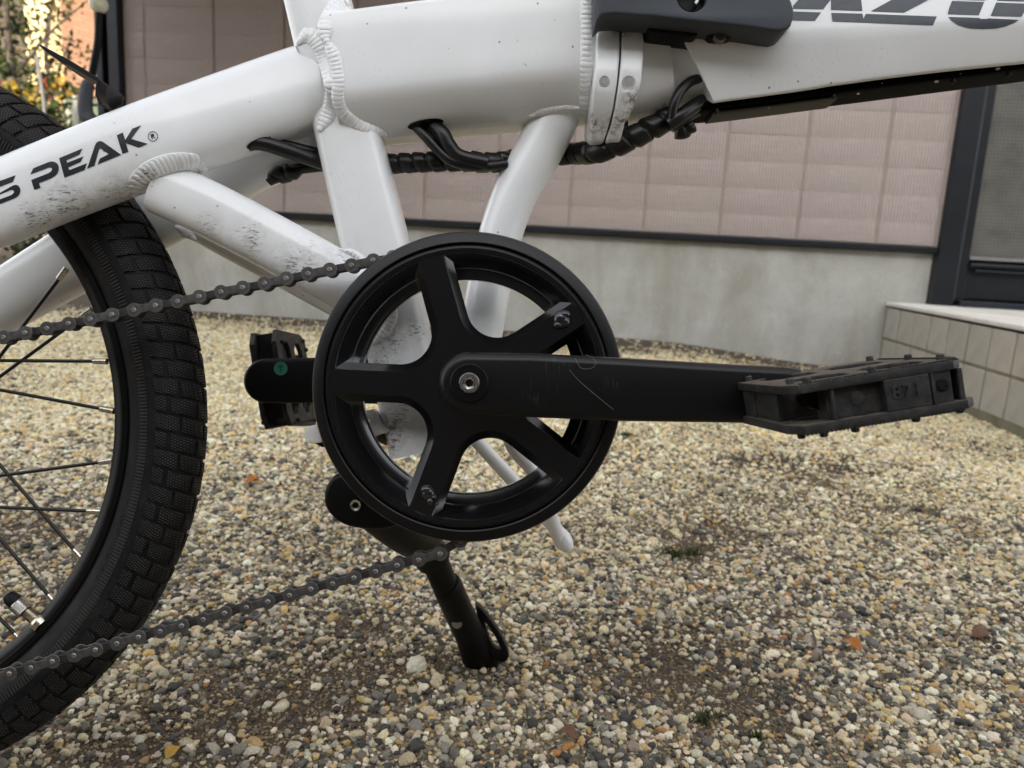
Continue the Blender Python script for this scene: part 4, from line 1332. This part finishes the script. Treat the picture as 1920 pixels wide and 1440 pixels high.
# fine radial ribs round the sidewall
mb = MB()
nr = 620
for k in range(nr):
    a = 2 * math.pi * k / nr
    if not (-1.25 < (a if a < math.pi else a - 2 * math.pi) < 1.25): continue
    for b0, b1 in ((-112, -97),):
        P = []
        for b in (b0, (b0 + b1) / 2, b1):
            r, y = TYRE_R + (TYRE_A + .0005) * math.cos(rad(b)), (TYRE_A + .0005) * math.sin(rad(b))
            for da in (-.0022, .0022):
                P.append(WC + Vector((r * math.cos(a + da), y, r * math.sin(a + da))))
        for b in (b0, (b0 + b1) / 2, b1):
            r, y = TYRE_R + (TYRE_A - .0006) * math.cos(rad(b)), (TYRE_A - .0006) * math.sin(rad(b))
            for da in (-.0034, .0034):
                P.append(WC + Vector((r * math.cos(a + da), y, r * math.sin(a + da))))
        mb.add(P, [(0, 1, 3, 2), (2, 3, 5, 4), (0, 2, 8, 6), (2, 4, 10, 8), (1, 7, 9, 3), (3, 9, 11, 5)])
o = part(mb, "sidewall_rib", simple("dusty_rib", (.026, .024, .022), .75, 0, .3, .3, 90), tyre, weld=False, sharp=30)
o['kind'] = 'stuff'
def block_verts(b0, b1, w, skew, h=.0014):
    nb_ = max(2, int((b1 - b0) / 11))
    bs = np.linspace(rad(b0), rad(b1), nb_ + 1)
    V, Fc = [], []
    for i, b in enumerate(bs):
        ph = -skew * (math.degrees(b) + 84) / 33
        e = .9 if i in (0, nb_) else 1
        for (hh, ww) in ((-.001, w / 2 + .12), (h * .82 * e, w / 2), (h * e, w / 2 - .16), (h * e, -(w / 2 - .16)), (h * .82 * e, -w / 2), (-.001, -(w / 2 + .12))):
            r, y = TYRE_R + (TYRE_A + hh) * math.cos(b), (TYRE_A + hh) * math.sin(b)
            a = rad(ph + ww)
            V.append((r * math.cos(a), y, r * math.sin(a)))
    for i in range(nb_):
        for j in range(5):
            Fc.append((i * 6 + j, i * 6 + j + 1, i * 6 + j + 7, i * 6 + j + 6))
    Fc += [tuple(range(6)), tuple(nb_ * 6 + j for j in range(5, -1, -1))]
    return V, Fc
NP = 63
PER = 360 / NP
spec = [(0, -84, -51, 2.28), (0, -46, -6, 2.28), (0, 1, 30, 2.28), (.5, -84, -68, 2.28), (.5, -61, -23, 2.28), (.5, -17, 21, 2.28)]
meshes = []
for ph, b0, b1, w in spec:
    V, Fc = block_verts(b0, b1, w, .8)
    meshes.append(MB().add(V, Fc).mesh("tread_block", TREAD, sharp=30))
rest = MB()
for k in range(NP):
    for (ph, b0, b1, w), msh in zip(spec, meshes):
        ang = (k + ph) * PER
        if ang > 180: ang -= 360
        if -68 < ang < 70 and b0 < 0:
            o = bpy.data.objects.new("tread_block", msh)
            COL.objects.link(o)
            o.parent = tyre
            o.location = WC - BC
            o.rotation_euler = (0, -rad(ang + rng.uniform(-.05, .05)), 0)
        else:
            V, Fc = block_verts(b0, b1, w, .8)
            ca, sa = math.cos(rad(ang)), math.sin(rad(ang))
            rest.add([WC + Vector((x * ca - z * sa, y, x * sa + z * ca)) for x, y, z in V], Fc)
    for ph, b0, b1, w in ((0, 51, 84, 2.3), (.5, 68, 84, 2.3), (.5, 28, 61, 2.3)):
        V, Fc = block_verts(-b1, -b0, w, .8)
        ca, sa = math.cos(rad((k + ph) * PER)), math.sin(rad((k + ph) * PER))
        rest.add([WC + Vector((x * ca - z * sa, -y, x * sa + z * ca)) for x, y, z in V], Fc)
o = part(rest, "tread", TREAD, tyre, weld=False, sharp=30)
o['kind'] = 'stuff'
# raised sidewall lettering
def side_text(txt, ang0, r0, size):
    a = ang0
    for ch in txt:
        if ch != ' ':
            tc = bpy.data.curves.new("t", 'FONT')
            tc.body, tc.size, tc.extrude = ch, size, .0002
            to = bpy.data.objects.new("t", tc)
            tme = bpy.data.meshes.new_from_object(to)
            V = []
            for v in tme.vertices:
                aa = a - v.co.x / r0
                r = r0 + v.co.y
                cb_ = max(-1, min(1, (r - TYRE_R) / TYRE_A))
                y = -math.sqrt(max(0, 1 - cb_ * cb_)) * TYRE_A - v.co.z - .0001
                V.append(WC + Vector((r * math.cos(aa), y, r * math.sin(aa))))
            part(MB().add(V, [tuple(p.vertices) for p in tme.polygons]), "tyre_lettering", RUBBER, tyre, sharp=30)
            bpy.data.objects.remove(to)
        a -= size * .85 / r0
side_text("MAX TO 40", rad(-16), .2068, .0062)
# spokes with bright nipples
hub = part(MB().lathe([(.006, -.05), (.012, -.05), (.028, -.036), (.028, -.032), (.017, -.028), (.016, .028), (.028, .032), (.028, .036), (.012, .05), (.006, .05)], WC, AX, 40), "hub", RIMM)
SPK = [((123, 507), (0, 668)), ((168, 583), (0, 706)), ((196, 677.5), (0, 676)), ((209, 770), (0, 731)), ((207, 864), (0, 892)), ((185, 959), (0, 951)), ((152, 1046), (0, 872)), ((104, 1131), (0, 1010)), ((42, 1203), (0, 1160)), ((30, 425), (-60, 470))]
for (x0, y0), (x1, y1) in SPK:
    L_ = math.hypot(x1 - x0, y1 - y0)
    ux, uy = (x1 - x0) / L_, (y1 - y0) / L_
    dd = .486 if abs(y0 - 785) > 0 else .49
    p0 = C(x0, y0, .491)
    far_ = 400
    side = .462 if (y1 - y0) * ux > 0 or True else .53
    p1 = C(x0 + ux * far_, y0 + uy * far_, .4915)
    pts = [p0 + (p1 - p0) * t for t in np.linspace(0, 1, 8)]
    sp_ = part(MB().tube(pts, .00115, 10), "spoke", SPOKE, sharp=60)
    nb_ = MB().tube([p0 - (p1 - p0) * .012, p0 + (p1 - p0) * .03, p0 + (p1 - p0) * .052], [.0021, .0021, .0019], 12)
    part(nb_, "nipple", BRASSY, sp_, sharp=50)
# valve
va, vb = C(76, 1168, .488), C(14, 1116, .488)
vd = (vb - va).normalized()
pr = [(.0060, -.002), (.0062, .0015), (.0052, .0032), (.0035, .0036)]
for k in range(9): pr += [(.0041, .0040 + k * .0009), (.0036, .00445 + k * .0009)]
valve = part(MB().lathe(pr, va, vd, 24), "valve_stem", BRASSY, sharp=30)
pr = [(.0040, .0118)]
for k in range(8): pr += [(.0056, .0122 + k * .001), (.0053, .0127 + k * .001)]
pr += [(.0040, .0204)]
part(MB().lathe(pr, va, vd, 24), "knurled_collar", STEEL, valve, sharp=20)
mb = MB().lathe([(.0044, .0195), (.0050, .0203), (.0046, .0246), (.0034, .0276), (.0018, .0284), (0, .0286)], va, vd, 12)
part(mb, "valve_cap", BLACK, valve, sharp=25)
# mudguard bracket: bent flat strip with a tab
strip = [(103, 107), (107, 105.5), (160, 134), (212, 166), (216, 172), (213, 178), (210, 195), (219, 213), (213, 214), (206, 197), (207, 180), (208, 172), (160, 144), (145, 138), (120, 122)]
sx = [C2(x, y, .472) for x, y in strip]
br = part(MB().plate([sx], .455, .030, .0003, 0), "mudguard_bracket", BLACK, sharp=40)
tab = [(213, 170), (238, 184), (241, 188), (240, 203), (220, 214), (209, 196), (211, 180)]
part(MB().plate([[C2(x, y, .462) for x, y in tab]], .4545, .0018, .0003, 1), "bracket_tab", BLACK, br)

# ---------------------------------------------------------------- stands and small frame hooks
ks = empty("kickstand")
ks.parent = bike
def kp(mb, name, mats=BLACK, **kw): return mb.build(name, mats, ks, BC, **kw)
brk = [(616, 905), (640, 880), (720, 890), (770, 940), (752, 985), (700, 990), (650, 982), (624, 962), (612, 940)]
kp(MB().plate([P2(brk, .487, 2)], .478, .05, .003, 2), "stand_bracket")
kp(MB().lathe([(0, .0008), (.0018, .0008), (.0020, -.0008), (.0034, -.0012), (.0038, 0), (.0038, .004)], C(667, 947, .478), AX, 24), "pivot_bolt", STEEL, sharp=30)
foot_c = C(908, 1240, .684)
leg = [C(700, 955, .515), C(750, 995, .55), C(790, 1020, .585), C(812, 1046, .600)]
kp(MB().tube(catmull(leg, 6), .0145, 20), "stand_arm", sharp=50)
kp(MB().tube(catmull([C(806, 1030, .598), C(836, 1100, .622), C(862, 1160, .645)], 6), .0108, 20), "stand_tube", sharp=50)
pts = catmull([C(836, 1092, .620), C(858, 1142, .640), C(884, 1196, .664), C(904, 1246, .686)], 8)
rs = list(np.interp(np.linspace(0, 1, len(pts)), [0, .04, .3, .62, .8, 1], [.0112, .0124, .0124, .0130, .0150, .0168]))
sleeve = kp(MB().tube(pts, rs, 24), "stand_sleeve", sharp=50)
fin = [(888, 1130), (900, 1136), (918, 1158), (938, 1186), (952, 1215), (955, 1230), (946, 1240), (925, 1236), (915, 1215)]
finh = [(907, 1160), (922, 1180), (938, 1210), (940, 1220), (926, 1214), (915, 1192)]
kp(MB().plate([P2(fin, .668, 1), P2(finh, .668, 1)], .664, .014, .001, 1), "foot_fin", sharp=40)
kp(MB().lathe([(0, 0), (.0022, 0), (.0042, .0006), (.0046, .003)], C(856, 1170, .631), (0.1, 1, 0), 20), "sleeve_screw", simple("dull_alloy", (.28, .25, .22), .4, .8), sharp=40)
kp(MB().ellipsoid(C(909, 1245, .684), Vector((.0205, 0, 0)), Vector((0, .018, 0)), Vector((0, .004, .009)), 20, 10), "rubber_foot", RUBBER, sharp=180)
# white rod stand seen through and under the guard
r1 = [C(872, 800, .525), C(893, 826, .525), C(967, 907, .528), C(1025, 972, .53), C(1050, 1002, .531), C(1057, 1018, .532)]
r2 = [C(948, 800, .500), C(965, 842, .502), C(1003, 890, .506), C(1035, 975, .52), C(1050, 1012, .529), C(1056, 1020, .531)]
ps = part(MB().tube(catmull(r1, 6), .0049, 16), "prop_stand", WHITE, sharp=60)
part(MB().tube(catmull(r2, 6), .0049, 16), "prop_rod", WHITE, ps, sharp=60)
part(MB().ellipsoid(C(1056, 1012, .530), Vector((.0060, 0, .002)), Vector((0, .007, 0)), Vector((.004, 0, -.0088)), 16, 10), "prop_tip", WHITE, ps, sharp=180)
# pale bracket on the seat tube foot and tab behind the guard
hk = [(684, 770), (704, 766), (713, 790), (731, 803), (733, 810), (710, 815), (700, 824), (684, 822), (696, 806), (694, 782), (682, 784)]
part(MB().plate([P2(hk, .472, 1)], .468, .012, .0008, 1), "frame_hook", GREY_OLD)
cl = [(576, 800), (592, 796), (610, 800), (610, 828), (592, 831), (577, 829), (574, 818)]
part(MB().plate([P2(cl, .475, 1)], .470, .012, .001, 1), "frame_tab", GREY_OLD)
part(MB().plate([P2([(588, 812), (604, 808), (640, 815), (640, 840), (596, 836)], .49, 1)], .484, .012, .001, 1), "tab_clip", BLACK)
part(MB().plate([P2([(700, 815), (722, 808), (745, 818), (745, 838), (715, 834)], .475, 1)], .474, .01, .001, 1), "rusty_clip", simple("rusty_clip", (.10, .075, .05), .8, 0, .3, .6, 200))
ds = [(737, 770), (806, 770), (808, 856), (737, 864)]

# ------------------------------------------------------------------ bits lying on the gravel
LEAFC = [("orange_leaf", (.34, .11, .02)), ("yellow_leaf", (.42, .26, .05)), ("brown_leaf", (.13, .07, .04))]
LM = {k: simple(k, c, .6, 0, .3, .3, 120) for k, c in LEAFC}
def leaf(px, py, s, mat_, label, rot, grp):
    g = ground_at(px, py)
    z0 = float(gz(np.array([g.x]), np.array([g.y]))[0]) + .006
    V, Fc = [], []
    nL = 8
    for i in range(nL + 1):
        t = i / nL
        w = .42 * math.sin(math.pi * t ** .8) * (1 - .25 * t)
        curl = .18 * math.sin(t * 3.0)
        for j, u in enumerate((-1, -.5, 0, .5, 1)):
            V.append(((t - .5) * s, u * w * s, (curl + .22 * abs(u) * w * 2 + .03 * math.sin(9 * t + u * 3)) * s))
    for i in range(nL):
        for j in range(4):
            Fc.append((i * 5 + j, i * 5 + j + 1, i * 5 + j + 6, i * 5 + j + 5))
    mb = MB().add(V, Fc)
    o = mb.build("fallen_leaf", LM[mat_], sharp=180)
    sol = o.modifiers.new("thick", 'SOLIDIFY'); sol.thickness = .0004
    o.location = (g.x, g.y, z0)
    o.rotation_euler = (rng.uniform(-.2, .2), rng.uniform(-.2, .2), rot)
    tag(o, label, "leaf", grp)
G_ = "dead leaves lying on the gravel"
leaf(476, 905, .028, "orange_leaf", "small orange leaf on the gravel between rear tyre and kickstand bracket", .6, G_)
leaf(326, 1432, .013, "yellow_leaf", "tiny yellow leaf scrap on the gravel at bottom edge beside the tyre", 1.2, G_)
leaf(1840, 1195, .022, "brown_leaf", "curled dark brown leaf on the gravel at the right edge of the photo", .2, G_)
leaf(1595, 1218, .020, "orange_leaf", "rust coloured leaf on the gravel at lower right below the pedal", 2.2, G_)
leaf(1060, 1410, .018, "brown_leaf", "dull brown leaf scrap on gravel at bottom edge right of centre", 2.8, G_)
TW_M = simple("dry_twig", (.11, .075, .05), .85, 0, .2, .3, 200)
def twig(pts, r, label):
    g0 = ground_at(*pts[len(pts) // 2])
    P = []
    for px, py in catmull(pts, 6):
        g = ground_at(px, py)
        P.append(Vector((g.x - g0.x, g.y - g0.y, .0065 + .0015 * math.sin(px * .2))))
    o = MB().tube(P, list(np.linspace(r, r * .6, len(P))), 8).build("twig", TW_M, sharp=60)
    o.location = (g0.x, g0.y, float(gz(np.array([g0.x]), np.array([g0.y]))[0]))
    tag(o, label, "twig", "dry twigs lying on the gravel")
twig([(1450, 1168), (1480, 1163), (1510, 1166)], .0016, "thin dark twig on gravel at right, lying level below the pedal")
twig([(1295, 1026), (1310, 1018), (1322, 1008)], .0016, "short dark twig beside the mossy patch right of the kickstand")
twig([(255, 1347), (290, 1352), (318, 1354)], .0008, "fine pale straw on bare soil right of the tyre bottom")
twig([(1520, 1190), (1528, 1212), (1524, 1226)], .0014, "stubby twig on gravel pointing toward the viewer at lower right")
twig([(1790, 1205), (1800, 1180), (1812, 1165)], .0014, "bent twig on gravel beside the dark brown leaf at right edge")
MOSS = simple("moss_blade", (.040, .050, .014), .7, 0, .3, .4, 200)
def weed(px, py, n_, s, label):
    g = ground_at(px, py)
    mb = MB()
    for _ in range(n_):
        a = rng.uniform(0, 6.28); r = abs(rng.normal(0, s))
        b = Vector((r * math.cos(a), r * math.sin(a) * .6, 0))
        d = Vector((rng.normal(0, .5), rng.normal(0, .5), 1)).normalized() * rng.uniform(.004, .011)
        w = Vector((-math.sin(a), math.cos(a), 0)) * .0009
        mb.add([b - w, b + w, b + d * .6 + w * .7, b + d + Vector((d.x, d.y, 0)) * .5, b + d * .6 - w * .7], [(0, 1, 2, 4), (4, 2, 3)])
    o = mb.build("moss_tuft", MOSS, sharp=180, weld=False)
    o.location = (g.x, g.y, float(gz(np.array([g.x]), np.array([g.y]))[0]) + .002)
    tag(o, label, "moss", "green tufts growing in the gravel")
weed(1262, 1033, 200, .014, "green moss tuft with yellow tips in dark soil right of the white rod stand")
weed(1300, 1028, 90, .010, "thin olive moss tuft beside the short dark twig")
weed(1172, 822, 220, .020, "dark green tuft in gravel directly below the crank arm")
weed(1322, 1356, 50, .006, "pale green sprig on the gravel near the bottom edge right of centre")
weed(1418, 1390, 40, .005, "tiny bright green sprig in the gravel at lower right")

# ------------------------------------------------------------------ background on the left: garden and a sunlit brick house
def brick_mat():
    n = N("orange_brick")
    b = n.new("ShaderNodeTexBrick")
    n.link(n.co((1, 1, 1), 'UV'), b.inputs['Vector'])
    b.inputs['Scale'].default_value = 1
    b.inputs['Brick Width'].default_value, b.inputs['Row Height'].default_value, b.inputs['Mortar Size'].default_value = .20, .068, .008
    b.inputs['Color1'].default_value, b.inputs['Color2'].default_value, b.inputs['Mortar'].default_value = (.40, .20, .115, 1), (.46, .25, .15, 1), (.30, .17, .10, 1)
    col = n.mix(n.ramp(n.noise(9, 4), [(.4, 0.0), (.7, .35)]), b.outputs[0], (.50, .30, .19))
    return n.done(col, .85, 0, n.bump(b.outputs['Fac'], .6, -.01), .25)
def cream_mat():
    n = N("cream_cladding")
    w = n.wave(1.9, None, 'Z', 'SAW')
    col = n.mix(n.ramp(w, [(.0, 0.0), (.12, 1.0)]), (.38, .27, .13), (.64, .48, .25))
    return n.done(col, .7, 0, n.bump(w, .5, .02), .3)
bx = at_y(118, 120, 13.5)
bld = empty("brick_building", (bx.x, bx.y, 0))
tag(bld, "sunlit building with cream and orange brick walls beyond the garden at upper left", "building")
an = rad(-25)
nR, nL = Vector((math.cos(an), math.sin(an), 0)), Vector((math.cos(an - math.pi / 2), math.sin(an - math.pi / 2), 0))
uR, uL = -nL, -nR                                      # along the right and left faces, away from the corner
def slab(u, nrm, w0, w1, z0, z1, th, name, mat_, brick=False):
    P = []
    for w in (w0, w1):
        for z in (z0, z1):
            for t in (0, -th):
                P.append(u * w + nrm * t + Vector((0, 0, z)))
    mb = MB().add(P, [(0, 1, 3, 2), (4, 6, 7, 5), (0, 4, 5, 1), (2, 3, 7, 6), (0, 2, 6, 4), (1, 5, 7, 3)])
    o = mb.build(name, mat_, bld, sharp=30)
    uv = o.data.uv_layers.new(name="UVMap")
    for lp in o.data.loops:
        v = o.data.vertices[lp.vertex_index].co
        uv.data[lp.index].uv = (v.dot(u), v.z)
    return o
slab(uR, nR, .0, 7, 0, 7, .3, "brick_wall", brick_mat())
slab(uL, nL, .003, .95, 0, 7, .3, "cream_wall", cream_mat())
slab(uL, nL, .95, 8, 0, 7, .3, "painted_shade_wall", simple("painted_shade_wall", (.075, .055, .04), .85, 0, .3, .2, 2))  # rest of the left face, coloured dark for shade behind the trees
slab(uR, nR + Vector((0, 0, 0)), -.05, 1.2, 0, 2.45, -.35, "grey_plinth", simple("grey_plinth", (.24, .22, .18), .85))
slab(uR, nR, 1.18, 1.32, 0, 7, -.09, "pale_downpipe", simple("pale_downpipe", (.62, .52, .42), .5))

def leaves(mb, centre, rads, n_, size, seed, mats=3, shell=.35):
    r_ = np.random.default_rng(seed)
    k = 0
    while k < n_:
        cl = r_.normal(0, 1, 3); cl /= np.linalg.norm(cl)
        cc = np.array(centre) + cl * np.array(rads) * (shell + (1 - shell) * r_.random() ** .6)
        m = int(r_.integers(6, 22))
        spread = r_.uniform(.05, .16)
        mt = int(r_.choice(mats, p=[.5, .3, .2][:mats] if mats == 3 else None))
        for _ in range(m):
            p = Vector(cc + r_.normal(0, spread, 3))
            a = Vector(r_.normal(0, 1, 3)).normalized()
            b = a.orthogonal().normalized()
            s = size * r_.uniform(.6, 1.3)
            mb.add([p - a * s, p + b * s * .45, p + a * s, p - b * s * .45], [(0, 1, 2, 3)], mt)
            k += 1
LF = [simple("leaf_dark", (.016, .024, .006), .6, 0, .25, .3, 5), simple("leaf_mid", (.036, .048, .010), .6, 0, .25, .3, 5), simple("leaf_olive", (.075, .058, .018), .55, 0, .4, .3, 5)]
BARK = simple("bark", (.085, .07, .055), .9, 0, .2, .4, 20)
def tree(px, y, h, crown, n_, label, seed, lean=0, lsize=.035):
    g = at_y(px, 300, y)
    t = empty("garden_tree", (g.x, g.y, 0))
    tag(t, label, "tree", "trees in the garden beyond the house corner")
    P = [Vector((lean * k / 6 + .04 * math.sin(k * 1.7 + seed), .03 * math.cos(k * 2.1), h * k / 6)) for k in range(7)]
    tr = MB().tube([Vector(p) for p in catmull(P, 4)], list(np.linspace(.05, .018, 25)), 10).build("trunk", BARK, t, sharp=60)
    r_ = random.Random(seed)
    for k in range(7):
        b = P[2 + k % 4]
        d = Vector((r_.uniform(-1, 1), r_.uniform(-1, 1), r_.uniform(.5, 1.3))) * .6
        MB().tube([b, b + d * .5 + Vector((0, 0, .05)), b + d], [.016, .011, .006], 7).build("branch", BARK, t, sharp=60)
    mb = MB()
    for c, r in crown:
        leaves(mb, c, r, n_ // len(crown), lsize, seed + 11 * len(mb.f))
    mb.build("crown", LF, t, sharp=180, weld=False)
tree(28, 7.0, 3.2, [((-.25, 0, 2.0), (.75, .6, .9)), ((-.5, .1, 1.2), (.6, .5, .7)), ((-.1, -.1, 2.9), (.6, .5, .5))], 3600, "small garden tree with dark olive leaves and bare stem nearest the left edge", 5, .06)
tree(-70, 7.6, 3.0, [((.2, 0, 1.9), (.8, .6, 1.1)), ((-.1, 0, 1.0), (.8, .5, .6))], 2600, "dense green garden tree cut by the left edge behind the bare stem", 21, -.1)
tree(88, 9.0, 2.6, [((-.15, 0, 2.7), (.45, .4, .45)), ((.1, 0, 2.05), (.5, .4, .35)), ((-.2, 0, 1.6), (.4, .4, .25))], 1000, "thin leafed young tree in front of the cream wall", 33, .1, .03)
def bush(px, y, r, h, n_, flowers, label, seed, cat="bush"):
    g = at_y(px, 300, y)
    t = empty("flowering_bush", (g.x, g.y, 0))
    tag(t, label, cat, "bushes in the garden")
    mb = MB()
    leaves(mb, (0, 0, h * .55), (r, r * .8, h * .5), n_, .035, seed, 3, .3)
    mb.build("foliage", LF, t, sharp=180, weld=False)
    for k in range(5):
        a = rng.uniform(0, 6.28)
        MB().tube([Vector((.05 * math.cos(a), .05 * math.sin(a), 0)), Vector((r * .5 * math.cos(a), r * .5 * math.sin(a), h * .8))], [.012, .006], 6).build("stem", BARK, t)
    for (fx, fz, s, m) in flowers:
        fb = MB()
        for _ in range(22):
            p = Vector((fx, -r * .75, fz)) + Vector(rng.normal(0, s * .42, 3))
            a = Vector(rng.normal(0, 1, 3)).normalized(); b = a.orthogonal().normalized()
            fb.add([p - a * s * .35, p + b * s * .25, p + a * s * .35, p - b * s * .25], [(0, 1, 2, 3)])
        fb.build("flower", m, t, sharp=180, weld=False)
RED, YEL = simple("red_petal", (.22, .035, .02), .5), simple("yellow_petal", (.24, .155, .012), .5)
def zat(py, px, y): return at_y(px, py, y).z
bush(104, 6.2, .42, zat(182, 104, 6.2) + .05, 1500, [(-.08, zat(193, 104, 6.2), .10, YEL), (.02, zat(200, 104, 6.2), .07, YEL)], "leafy bush with yellow flowers between tyre and green box", 41)
bush(132, 6.6, .26, zat(178, 132, 6.6) + .05, 700, [(.07, zat(177, 148, 6.6), .11, YEL), (-.03, zat(176, 128, 6.6), .09, RED)], "bush with one red and one yellow bloom behind the green box", 47)
bush(52, 6.0, .40, zat(172, 52, 6.0) + .08, 1300, [(-.05, zat(176, 42, 6.0), .07, RED)], "bush with a pinkish red bloom above the tyre at left", 53)
bush(72, 8.2, .6, 1.5, 1200, [], "loose green bush low in front of the cream wall", 59)
# pale stick standing in the bed
g = at_y(83, 200, 5.6)
o = MB().tube(catmull([Vector((-.03, 0, 0)), Vector((-.02, 0, .8)), Vector((.0, 0, 1.15)), Vector((-.035, 0, 1.5))], 6), .013, 10).build("garden_stake", simple("pale_wood", (.13, .125, .12), .7), sharp=60)
o.location = (g.x, g.y, 0)
tag(o, "thin pale grey stake standing among the flower bushes", "stake")
# green box and low grey wall behind the pole
gb = at_y(133, 194, 5.2); gb2 = at_y(192, 194, 5.2)
box = MB().box((0, 0, gb.z / 2), (gb2.x - gb.x + .25, .5, gb.z))
o = box.build("green_locker", simple("dull_green_metal", (.075, .105, .06), .6, .0, .4, .25, 4), bevel=.012)
o.location = ((gb.x + gb2.x) / 2 + .12, gb.y + .25, 0)
tag(o, "dull green garden box standing behind the dark pole at left", "garden box")
MB().box((0, -.005, gb.z + .012), (gb2.x - gb.x + .29, .54, .025)).build("lid", simple("dull_green_lid", (.05, .07, .045), .6), o, bevel=.006)
pg = at_y(144.5, 205, 5.0)
o = MB().box((0, 0, pg.z / 2), (.035, .035, pg.z + .10)).build("white_peg", simple("white_peg", (.25, .235, .20), .6), bevel=.004)
o.location = (pg.x, pg.y, .0)
tag(o, "short whitish peg standing in front of the green box", "peg")
# dark hanging tool by the corner post
yT = 2.75
T = lambda px, py: at_y(px, py, yT)
base = T(168, 260); base.z = 0
tool = empty("garden_tool", (base.x, base.y, 0))
tag(tool, "black pole with thick dark grey lower grip and pale knob beside corner post", "garden tool")
rel = lambda px, py: T(px, py) - Vector((base.x, base.y, 0))
MB().tube(catmull([rel(190, -60), rel(187.5, 0), rel(185, 40), rel(183, 80), rel(176, 120), rel(170, 152)], 6), .0125, 14).build("pole", BLACK, tool, sharp=60)
pts = catmull([rel(169, 148), rel(163, 165), rel(160, 190), rel(161, 212), rel(172, 226), rel(196, 234)], 6)
MB().tube(pts, list(np.interp(np.linspace(0, 1, len(pts)), [0, .12, .5, .8, 1], [.014, .021, .025, .025, .018])), 16).build("grip", simple("dark_grey_foam", (.028, .032, .042), .6), tool, sharp=60)
MB().tube([rel(172, 226), rel(170, 400), Vector((0, 0, .0))], .011, 10).build("shaft", BLACK, tool, sharp=60)
MB().ellipsoid(rel(185, 8), Vector((.030, 0, 0)), Vector((0, .03, 0)), Vector((.0, 0, .030)), 18, 10).build("knob", simple("pale_knob", (.62, .63, .50), .35), tool, sharp=180)
# hedge-like planting far behind closing the view
for k, (px, y, rx, hh, lab) in enumerate(((20, 11, 1.0, 2.6, "broad green shrub in shade behind the garden trees at far left"), (160, 10.2, .5, 1.25, "low bush in front of the orange brick wall"))):
    bush(px, y, rx, hh, 1500, [], lab, 71 + k)
